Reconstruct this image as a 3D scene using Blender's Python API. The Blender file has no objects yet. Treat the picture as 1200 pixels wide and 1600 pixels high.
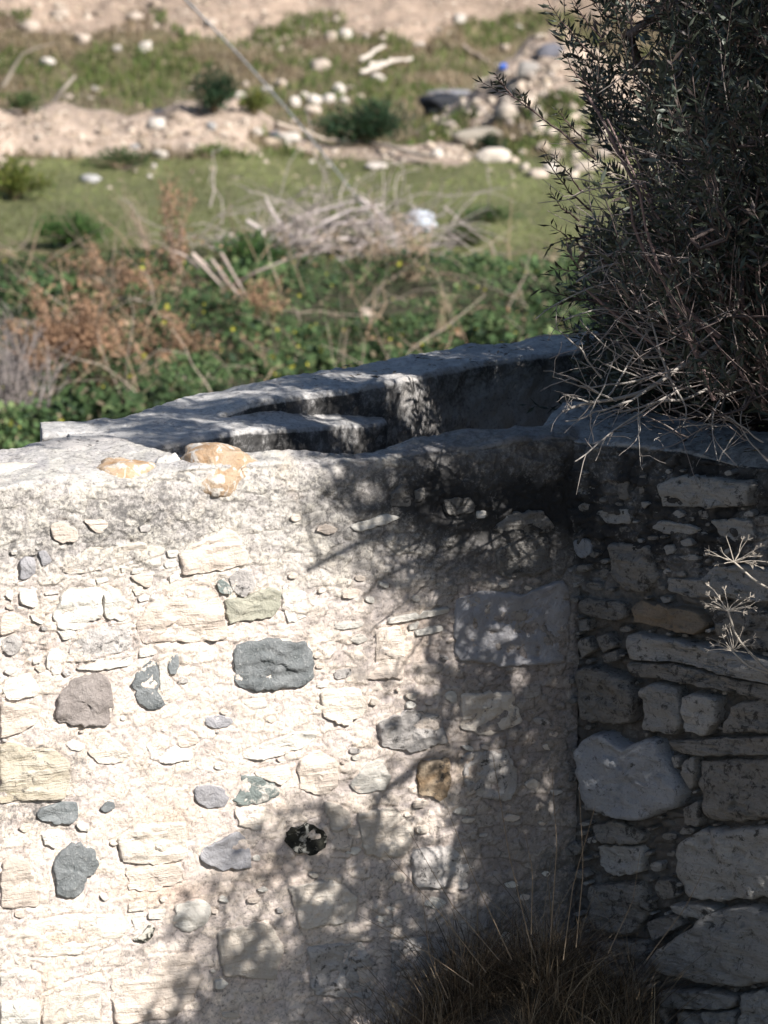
import bpy, math, random
import numpy as np
from mathutils import Vector

# ------------------------------------------------------------------ camera, world, sun, exposure
SC = bpy.context.scene
COL = SC.collection
FPX, PITCH, CH = 6000.0, math.radians(11.7), 1.9     # focal length in photo pixels, pitch, camera height over the wall top
cam_d = bpy.data.cameras.new('camera'); cam = bpy.data.objects.new('camera', cam_d); COL.objects.link(cam)
cam.location = (0, 0, CH); cam.rotation_euler = (math.radians(90) - PITCH, 0, 0)
cam_d.sensor_fit = 'HORIZONTAL'; cam_d.sensor_width = 24; cam_d.lens = 24 * FPX / 1200
cam_d.clip_start = 0.1; cam_d.clip_end = 2000
cam_d.dof.use_dof = True; cam_d.dof.focus_distance = 10.0; cam_d.dof.aperture_fstop = 5.6
SC.camera = cam
SUN_EL = math.radians(38)
SH = np.array([0.735, -0.678]); SH /= np.linalg.norm(SH)
SUNV = np.array([SH[0]*math.cos(SUN_EL), SH[1]*math.cos(SUN_EL), math.sin(SUN_EL)])   # towards the sun
w = bpy.data.worlds.new('World'); SC.world = w; w.use_nodes = True
nt = w.node_tree; nt.nodes.clear()
sky = nt.nodes.new('ShaderNodeTexSky'); sky.sky_type = 'NISHITA'; sky.sun_disc = False
sky.sun_elevation = SUN_EL; sky.sun_rotation = math.atan2(SH[0], SH[1])
sky.air_density = 1.0; sky.dust_density = 0.6; sky.ozone_density = 1.6
bg = nt.nodes.new('ShaderNodeBackground'); bg.inputs[1].default_value = 0.06
wo = nt.nodes.new('ShaderNodeOutputWorld')
nt.links.new(sky.outputs[0], bg.inputs[0]); nt.links.new(bg.outputs[0], wo.inputs[0])
sd = bpy.data.lights.new('sun', 'SUN'); sd.energy = 5.0; sd.angle = math.radians(0.42); sd.color = (1.0, 0.955, 0.90)
sun = bpy.data.objects.new('sun', sd); COL.objects.link(sun)
sun.rotation_euler = Vector(SUNV.tolist()).to_track_quat('Z', 'Y').to_euler()
SC.view_settings.view_transform = 'Standard'; SC.view_settings.look = 'None'
SC.view_settings.exposure = 0.95; SC.view_settings.gamma = 1.0; SC.view_settings.use_curve_mapping = False
SC.cycles.max_bounces = 6; SC.cycles.diffuse_bounces = 2; SC.cycles.glossy_bounces = 2
SC.cycles.use_denoising = True

# ------------------------------------------------------------------ maths helpers
rng = np.random.default_rng(7); random.seed(7)
CP, SP = math.cos(PITCH), math.sin(PITCH)
def ray(px, py):
    a = (np.asarray(px, float) - 600) / FPX; b = (800 - np.asarray(py, float)) / FPX
    return np.stack([a, CP + SP*b, -SP + CP*b], -1)
def at_z(px, py, z):
    d = ray(px, py); t = (z - CH) / d[..., 2]
    return np.stack([d[..., 0]*t, d[..., 1]*t, np.full(np.shape(t), float(z))], -1)
def at_depth(px, py, y):
    d = ray(px, py); t = y / d[..., 1]
    return np.stack([d[..., 0]*t, d[..., 1]*t, CH + d[..., 2]*t], -1)
def proj(P):
    P = np.asarray(P, float); x, y, z = P[..., 0], P[..., 1], P[..., 2] - CH
    dpt = y*CP - z*SP; up = y*SP + z*CP
    return 600 + FPX*x/dpt, 800 - FPX*up/dpt
def sstep(a, b, x):
    t = np.clip((np.asarray(x, float) - a)/(b - a), 0, 1); return t*t*(3 - 2*t)
def hsh(i, j, k, s=0):
    with np.errstate(over='ignore'):
        h = (i.astype(np.uint32)*np.uint32(374761393) + j.astype(np.uint32)*np.uint32(668265263)
             + k.astype(np.uint32)*np.uint32(2147483647) + np.uint32((s*977 + 13) & 0xffffffff)*np.uint32(1274126177))
        h = (h ^ (h >> np.uint32(13)))*np.uint32(1103515245); h = (h ^ (h >> np.uint32(15)))*np.uint32(2246822519)
        h = h ^ (h >> np.uint32(14))
    return (h & np.uint32(0xffffff)).astype(float)/0xffffff
def vnoise(P, s=0):
    P = np.asarray(P, float); f = np.floor(P); t = P - f; t = t*t*(3 - 2*t)
    I = f.astype(np.int64) + 100000
    r = 0
    for a in (0, 1):
        for b in (0, 1):
            for c in (0, 1):
                wgt = (t[..., 0] if a else 1 - t[..., 0])*(t[..., 1] if b else 1 - t[..., 1])*(t[..., 2] if c else 1 - t[..., 2])
                r = r + wgt*hsh(I[..., 0]+a, I[..., 1]+b, I[..., 2]+c, s)
    return r
def fbm(P, sc, octv=4, s=0, gain=0.5):
    P = np.asarray(P, float); r = 0; a = 1; n = 0
    for o in range(octv):
        r = r + a*(vnoise(P*sc*(2.03**o) + 17.3*o, s + o) - 0.5); n += a; a *= gain
    return r/n*2
def worley2(x, y, s=0):
    """jittered cells: returns (edge distance, cell random)"""
    ix, iy = np.floor(x).astype(np.int64), np.floor(y).astype(np.int64)
    d1 = np.full(np.shape(x), 9.0); d2 = d1.copy(); cr = np.zeros(np.shape(x)); cx = cr.copy(); cy = cr.copy()
    z = np.zeros_like(ix)
    for a in (-1, 0, 1):
        for b in (-1, 0, 1):
            jx = hsh(ix+a+9999, iy+b+9999, z, s); jy = hsh(ix+a+9999, iy+b+9999, z, s+1)
            fx = ix+a+.1+.8*jx; fy = iy+b+.1+.8*jy
            d = np.hypot(x-fx, y-fy); c = hsh(ix+a+9999, iy+b+9999, z, s+2)
            near = d < d1
            d2 = np.where(near, d1, np.minimum(d2, d)); cr = np.where(near, c, cr)
            cx = np.where(near, x-fx, cx); cy = np.where(near, y-fy, cy); d1 = np.where(near, d, d1)
    return d2 - d1, cr, cx, cy
def inpoly(px, py, poly):
    r = np.zeros(np.shape(px), bool); n = len(poly)
    for i in range(n):
        x1, y1 = poly[i]; x2, y2 = poly[(i+1) % n]
        if y1 == y2: continue
        c = ((y1 > py) != (y2 > py)) & (px < (x2-x1)*(py-y1)/(y2-y1) + x1)
        r ^= c
    return r
def segdist(px, py, poly):
    r = np.full(np.shape(px), 1e9); n = len(poly)
    for i in range(n):
        x1, y1 = poly[i]; x2, y2 = poly[(i+1) % n]
        dx, dy = x2-x1, y2-y1; L = dx*dx+dy*dy+1e-9
        t = np.clip(((px-x1)*dx + (py-y1)*dy)/L, 0, 1)
        r = np.minimum(r, np.hypot(px-x1-t*dx, py-y1-t*dy))
    return r

# ------------------------------------------------------------------ object helpers
def tag(o, label=None, cat=None, group=None, kind=None):
    if label: o['label'] = label
    if cat: o['category'] = cat
    if group: o['group'] = group
    if kind: o['kind'] = kind
    return o
def empty(name, loc=(0, 0, 0), **k):
    o = bpy.data.objects.new(name, None); COL.objects.link(o); o.location = loc; o.empty_display_size = .1
    return tag(o, **k)
def mesh_from(name, V, F, mat, col=None, smooth=False, extra=None):
    V = np.asarray(V, np.float32); me = bpy.data.meshes.new(name)
    if isinstance(F, np.ndarray):
        n, k = F.shape
        me.vertices.add(len(V)); me.vertices.foreach_set('co', V.ravel())
        me.loops.add(n*k); me.loops.foreach_set('vertex_index', F.astype(np.int32).ravel())
        me.polygons.add(n); me.polygons.foreach_set('loop_start', np.arange(0, n*k, k, dtype=np.int32))
        me.polygons.foreach_set('loop_total', np.full(n, k, np.int32))
        me.update(calc_edges=True)
    else:
        me.from_pydata(V.tolist(), [], F)
    if smooth: me.polygons.foreach_set('use_smooth', np.ones(len(me.polygons), bool))
    if col is not None:
        c = np.ones((len(V), 4), np.float32); c[:, :3] = col
        at = me.attributes.new('col', 'FLOAT_COLOR', 'POINT'); at.data.foreach_set('color', c.ravel())
    for nm, arr in (extra or {}).items():
        at = me.attributes.new(nm, 'FLOAT', 'POINT'); at.data.foreach_set('value', np.asarray(arr, np.float32))
    me.materials.append(mat)
    return me
def obj(name, me, parent=None, **k):
    o = bpy.data.objects.new(name, me); COL.objects.link(o)
    if parent is not None:
        o.parent = parent
        p = Vector((0, 0, 0)); q = parent
        while q is not None: p += q.location; q = q.parent
        o.location = -p                      # meshes are written in world coordinates unless moved afterwards
    return tag(o, **k)

# ------------------------------------------------------------------ materials
def newmat(name, rough=0.9):
    m = bpy.data.materials.new(name); m.use_nodes = True
    b = m.node_tree.nodes['Principled BSDF']; b.inputs['Roughness'].default_value = rough
    b.inputs['Specular IOR Level'].default_value = 0.25
    return m, m.node_tree, b
def nd(t, typ, **k):
    n = t.nodes.new(typ)
    for a, v in k.items(): setattr(n, a, v)
    return n
def noise(t, co, scale, detail=6, rough=.6, dist=0):
    n = nd(t, 'ShaderNodeTexNoise'); n.inputs['Scale'].default_value = scale; n.inputs['Detail'].default_value = detail
    n.inputs['Roughness'].default_value = rough; n.inputs['Distortion'].default_value = dist
    t.links.new(co, n.inputs['Vector']); return n.outputs[0]
def ramp(t, v, stops):
    r = nd(t, 'ShaderNodeValToRGB'); e = r.color_ramp.elements
    while len(e) < len(stops): e.new(0.5)
    for i, (p, c) in enumerate(stops):
        e[i].position = p; e[i].color = (c, c, c, 1) if isinstance(c, (int, float)) else (*c, 1)
    t.links.new(v, r.inputs[0]); return r.outputs[0]
def mix(t, f, a, b, mode='MIX'):
    m = nd(t, 'ShaderNodeMix', data_type='RGBA', blend_type=mode)
    for s, v in ((0, f), (6, a), (7, b)):
        if hasattr(v, 'links'): t.links.new(v, m.inputs[s])
        elif s == 0: m.inputs[0].default_value = v
        else: m.inputs[s].default_value = (*v, 1)
    return m.outputs[2]
def mth(t, op, a, b=None):
    m = nd(t, 'ShaderNodeMath', operation=op)
    for i, v in enumerate((a, b)):
        if v is None: continue
        if hasattr(v, 'links'): t.links.new(v, m.inputs[i])
        else: m.inputs[i].default_value = v
    return m.outputs[0]
def bump(t, b, h, strength, dist):
    n = nd(t, 'ShaderNodeBump'); n.inputs['Strength'].default_value = strength; n.inputs['Distance'].default_value = dist
    t.links.new(h, n.inputs['Height'])
    t.links.new(n.outputs[0], b.inputs['Normal']); return n
def geo_pos(t):
    return nd(t, 'ShaderNodeNewGeometry').outputs['Position']

def wall_mat(name, lich=(0.035, 0.035, 0.036), lich2=(0.16, 0.155, 0.15)):
    """mortar and rough stone: colour attribute, pits, grey crust of lichen where attribute 'lichen' is high"""
    m, t, b = newmat(name); co = geo_pos(t)
    base = nd(t, 'ShaderNodeAttribute', attribute_name='col').outputs['Color']
    lv = nd(t, 'ShaderNodeAttribute', attribute_name='lichen').outputs['Fac']
    n1 = noise(t, co, 26, 8, .72, .4); n2 = noise(t, co, 95, 7, .75, .3); n3 = noise(t, co, 330, 4, .7); n4 = noise(t, co, 7, 4, .6)
    c = mix(t, ramp(t, n1, [(.3, 0.0), (.7, 1.0)]), mix(t, 1.0, base, (.84, .82, .80), 'MULTIPLY'), base)
    c = mix(t, ramp(t, n2, [(.34, 1.0), (.46, 0.0)]), c, mix(t, 1.0, base, (.45, .42, .40), 'MULTIPLY'))
    orange = ramp(t, n4, [(.58, 0.0), (.72, .35)])
    c = mix(t, orange, c, mix(t, 1.0, base, (1.0, .82, .62), 'MULTIPLY'))
    # lichen: threshold of mixed noise against the attribute
    s = mth(t, 'ADD', mth(t, 'MULTIPLY', n2, .55), mth(t, 'MULTIPLY', n1, .45))
    thr = mth(t, 'SUBTRACT', mth(t, 'ADD', mth(t, 'MULTIPLY', lv, .38), .32), s)
    k = ramp(t, mth(t, 'ADD', mth(t, 'MULTIPLY', thr, 9), .5), [(0, 0.0), (1, 1.0)])
    k2 = ramp(t, mth(t, 'ADD', mth(t, 'MULTIPLY', thr, 5), .75), [(0, 0.0), (1, .55)])
    c = mix(t, k2, c, lich2); c = mix(t, k, c, mix(t, ramp(t, lv, [(.35, 0.0), (.75, 1.0)]), (.20, .19, .18), lich))
    t.links.new(c, b.inputs['Base Color'])
    h = mth(t, 'ADD', mth(t, 'ADD', n1, mth(t, 'MULTIPLY', n2, .6)), mth(t, 'MULTIPLY', n3, .25))
    bump(t, b, h, 0.9, 0.012)
    return m
def stone_mat(name, c1, c2, speck=None, strata=0.0, lichen=0.0, bmp=.85, patch=None):
    m, t, b = newmat(name, .85); co = geo_pos(t)
    oi = nd(t, 'ShaderNodeObjectInfo').outputs['Random']
    n1 = noise(t, co, 18, 7, .65, .5); n2 = noise(t, co, 120, 6, .7); n3 = noise(t, co, 400, 3, .6)
    if strata:
        mp = nd(t, 'ShaderNodeMapping'); mp.inputs['Scale'].default_value = (.35, .35, 3.2); mp.inputs['Rotation'].default_value = (0, .12, 0)
        t.links.new(co, mp.inputs[0]); ns = noise(t, mp.outputs[0], 24, 5, .6, .6)
        n1 = mth(t, 'ADD', mth(t, 'MULTIPLY', n1, 1 - strata), mth(t, 'MULTIPLY', ns, strata))
    c = mix(t, ramp(t, n1, [(.32, 0.0), (.68, 1.0)]), c1, c2)
    v = mth(t, 'ADD', mth(t, 'MULTIPLY', oi, .28), .86)
    vv = nd(t, 'ShaderNodeCombineColor')
    for i in range(3): t.links.new(v, vv.inputs[i])
    c = mix(t, 1.0, c, vv.outputs[0], 'MULTIPLY')
    if speck: c = mix(t, ramp(t, n2, [(.56, 0.0), (.66, .6)]), c, speck)
    c = mix(t, ramp(t, n2, [(.28, .7), (.40, 0.0)]), c, tuple(x*.45 for x in c1))
    if lichen:
        nl = noise(t, co, 34, 8, .75, .4)
        c = mix(t, ramp(t, nl, [(.62 - lichen*.3, 0.0), (.70 - lichen*.3, .9)]), c, (.05, .048, .046))
    if patch:
        nl = noise(t, co, 30, 5, .6, .8)
        c = mix(t, ramp(t, nl, [(.52, 0.0), (.6, 1.0)]), c, patch)
    t.links.new(c, b.inputs['Base Color'])
    bump(t, b, mth(t, 'ADD', mth(t, 'ADD', n1, mth(t, 'MULTIPLY', n2, .35)), mth(t, 'MULTIPLY', n3, .12)), bmp, 0.02)
    return m
def vc_mat(name, rough=.9, scale=3.0, var=.35, bmp=0, transl=0.0, spec=.2):
    m, t, b = newmat(name, rough); b.inputs['Specular IOR Level'].default_value = spec; co = geo_pos(t)
    base = nd(t, 'ShaderNodeAttribute', attribute_name='col').outputs['Color']
    n = noise(t, co, scale, 7, .68)
    c = mix(t, ramp(t, n, [(.3, 0.0), (.7, 1.0)]), mix(t, 1.0, base, (1-var,)*3, 'MULTIPLY'), mix(t, 1.0, base, (1+var*.6,)*3, 'MULTIPLY'))
    t.links.new(c, b.inputs['Base Color'])
    if bmp: bump(t, b, n, .8, bmp)
    if transl:
        tr = nd(t, 'ShaderNodeBsdfTranslucent'); t.links.new(c, tr.inputs['Color'])
        ms = nd(t, 'ShaderNodeMixShader'); ms.inputs[0].default_value = transl
        out = t.nodes['Material Output']
        t.links.new(b.outputs[0], ms.inputs[1]); t.links.new(tr.outputs[0], ms.inputs[2]); t.links.new(ms.outputs[0], out.inputs[0])
    return m
M_WALL = wall_mat('lime_mortar')
M_PARAPET = wall_mat('weathered_coping', (.025, .026, .028), (.11, .11, .115))
SM = {
 'W': stone_mat('white_limestone', (.60, .56, .50), (.70, .67, .61), strata=.3),
 'P': stone_mat('pinkish_limestone', (.56, .47, .40), (.66, .58, .50), strata=.45),
 'K': stone_mat('cream_limestone', (.58, .50, .42), (.66, .61, .54), (.45, .36, .28), strata=.4),
 'G': stone_mat('grey_basalt', (.15, .165, .168), (.25, .262, .265), (.42, .42, .41)),
 'B': stone_mat('brown_basalt', (.235, .205, .19), (.32, .285, .265), (.46, .42, .38)),
 'O': stone_mat('olive_stone', (.33, .325, .26), (.44, .42, .345), (.24, .26, .23)),
 'D': stone_mat('black_stone', (.012, .013, .012), (.035, .034, .025), patch=(.5, .48, .42)),
 'Y': stone_mat('yellow_banded_stone', (.42, .36, .26), (.60, .55, .47), strata=.7, lichen=.12),
 'U': stone_mat('rusty_stone', (.27, .18, .10), (.44, .36, .27), (.13, .10, .07), lichen=.3),
 'L': stone_mat('lilac_grey_stone', (.30, .295, .31), (.38, .37, .38)),
 'C': stone_mat('grey_crusted_block', (.42, .39, .37), (.52, .49, .46), (.2, .19, .19), lichen=.25),
 'V': stone_mat('green_grey_stone', (.17, .20, .19), (.25, .28, .265), patch=(.55, .52, .47)),
 'X': stone_mat('orange_lichen_stone', (.38, .23, .12), (.52, .41, .30), (.3, .24, .18), patch=(.60, .55, .49)),
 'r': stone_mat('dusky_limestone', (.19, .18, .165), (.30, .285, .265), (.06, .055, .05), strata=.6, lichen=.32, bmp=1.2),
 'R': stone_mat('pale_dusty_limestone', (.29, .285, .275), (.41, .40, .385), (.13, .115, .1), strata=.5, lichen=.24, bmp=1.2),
 'b': stone_mat('blue_white_limestone', (.33, .345, .375), (.42, .43, .45), (.16, .15, .14), strata=.3, lichen=.16, bmp=1.2),
 't': stone_mat('tan_limestone', (.20, .16, .115), (.29, .235, .18), (.08, .07, .06), strata=.5, lichen=.15),
}
SNAME = {'G': 'blue grey basalt stone', 'B': 'brown grey stone', 'O': 'olive tinted stone', 'D': 'black hollow stone flecked with white', 'U': 'rusty orange stone',
         'V': 'green grey stone with white crust', 'X': 'stone crusted with orange lichen', 'Y': 'yellowish banded block', 'b': 'pale bluish white stone'}
M_BARK = vc_mat('olive_bark', .85, 40, .4, .002)
M_LEAF = vc_mat('olive_leaf', .5, 30, .3, transl=.12, spec=.5)
M_DEAD = vc_mat('dead_wood', .9, 25, .3)
M_GRASS = vc_mat('grass_blades', .8, 1.5, .35, transl=.25)
M_WEED = vc_mat('weed_leaves', .75, 2.0, .35, transl=.2)
M_GROUND = vc_mat('field_soil', 1.0, 5.0, .4, .05)
M_ROCK = vc_mat('field_rock', .95, 9.0, .3, .03)

# ------------------------------------------------------------------ walls
def resample(poly, n):
    poly = np.asarray(poly, float); d = np.r_[0, np.cumsum(np.linalg.norm(np.diff(poly, axis=0), axis=1))]
    s = np.asarray(n, float)*d[-1] if not np.isscalar(n) else np.linspace(0, d[-1], n)
    return np.stack([np.interp(s, d, poly[:, k]) for k in range(poly.shape[1])], -1)

def wall_solid(front, back, ztop, zbot, us, vs, nt_, rnd, dispf, colf, name, mat, parent, nb=10, endcap=True):
    """front/back: polylines in plan; us: params 0..1 along; vs: heights below the top (m, ascending); returns the mesh object"""
    F = resample(front, us); B = resample(back, us); nu = len(us)
    T = np.gradient(F, axis=0); T /= np.linalg.norm(T, axis=1)[:, None]
    N = np.stack([T[:, 1], -T[:, 0]], -1)                  # outward on the front (right-hand of travel direction)
    zt = ztop(F, 0); ztb = ztop(B, 1)
    rows, nrm = [], []
    up = np.array([0, 0, 1.0]); N3 = np.c_[N, np.zeros(nu)]
    D = (B - F); DL = np.linalg.norm(D, axis=1)[:, None]; Dn = D/DL
    for v in vs[::-1]:
        if v < rnd: continue
        rows.append(np.c_[F, zt - v]); nrm.append(N3)
    for a in np.linspace(0, math.pi/2, 7)[1:]:
        rows.append(np.c_[F + Dn*rnd*(1-math.cos(a)), zt - rnd*(1-math.sin(a))]); nrm.append(N3*math.cos(a) + up*math.sin(a))
    for q in np.linspace(0, 1, nt_)[1:]:
        xy = F + Dn*rnd + (D - Dn*2*rnd)*q
        rows.append(np.c_[xy, zt*(1-q) + ztb*q]); nrm.append(np.tile(up, (nu, 1)))
    for a in np.linspace(0, math.pi/2, 5)[1:]:
        rows.append(np.c_[B - Dn*rnd*(1-math.sin(a)), ztb - rnd*(1-math.cos(a))]); nrm.append(np.c_[Dn, np.zeros(nu)]*math.sin(a) + up*math.cos(a))
    for q in np.linspace(0, 1, nb)[1:]:
        rows.append(np.c_[B, (ztb - rnd)*(1-q) + zbot*q]); nrm.append(np.c_[Dn, np.zeros(nu)])
    P = np.array(rows); Nn = np.array(nrm); nr = len(rows)
    P0 = P.reshape(-1, 3); Nf = Nn.reshape(-1, 3)
    front_m = (np.abs(Nf[:, 2]) < .5) & ((Nf[:, :2]*np.tile(N, (nr, 1))).sum(1) > .4)
    disp = dispf(P0, Nf, front_m)
    P1 = P0 + Nf*disp[:, None]
    col, lich = colf(P1, Nf, front_m)
    i = np.arange(nr*nu).reshape(nr, nu)
    F_ = np.stack([i[:-1, :-1], i[:-1, 1:], i[1:, 1:], i[1:, :-1]], -1).reshape(-1, 4)
    me = mesh_from(name, P1, F_, mat, col, True, {'lichen': lich})
    # end caps
    o = obj(name, me, parent)
    if endcap:
        import bmesh
        bm = bmesh.new(); bm.from_mesh(me); bm.verts.ensure_lookup_table()
        for k in (0, nu-1):
            try:
                f = bm.faces.new([bm.verts[int(v)] for v in i[:, k]])
            except ValueError: pass
        bmesh.ops.triangulate(bm, faces=[f for f in bm.faces if len(f.verts) > 4])
        bm.to_mesh(me); bm.free()
    return o

def plane_hit(px, py, A, B):
    """pixel ray against the vertical plane through A, B (plan points)"""
    d = ray(px, py); n = np.array([B[1]-A[1], -(B[0]-A[0])]); n = n/np.linalg.norm(n)
    t = (A @ n)/(d[..., 0]*n[0] + d[..., 1]*n[1])
    return np.stack([d[..., 0]*t, d[..., 1]*t, CH + d[..., 2]*t], -1)

LA = at_z(0, 752, 0)[:2]; LB = at_z(893, 677, 0)[:2]        # left face line
RB = at_z(1200, 724, 0)[:2]                                  # right face line from LB to RB
tL = (LB-LA)/np.linalg.norm(LB-LA); tR = (RB-LB)/np.linalg.norm(RB-LB)
nL = np.array([tL[1], -tL[0]]); nR = np.array([tR[1], -tR[0]])
ZG = -1.95

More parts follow.
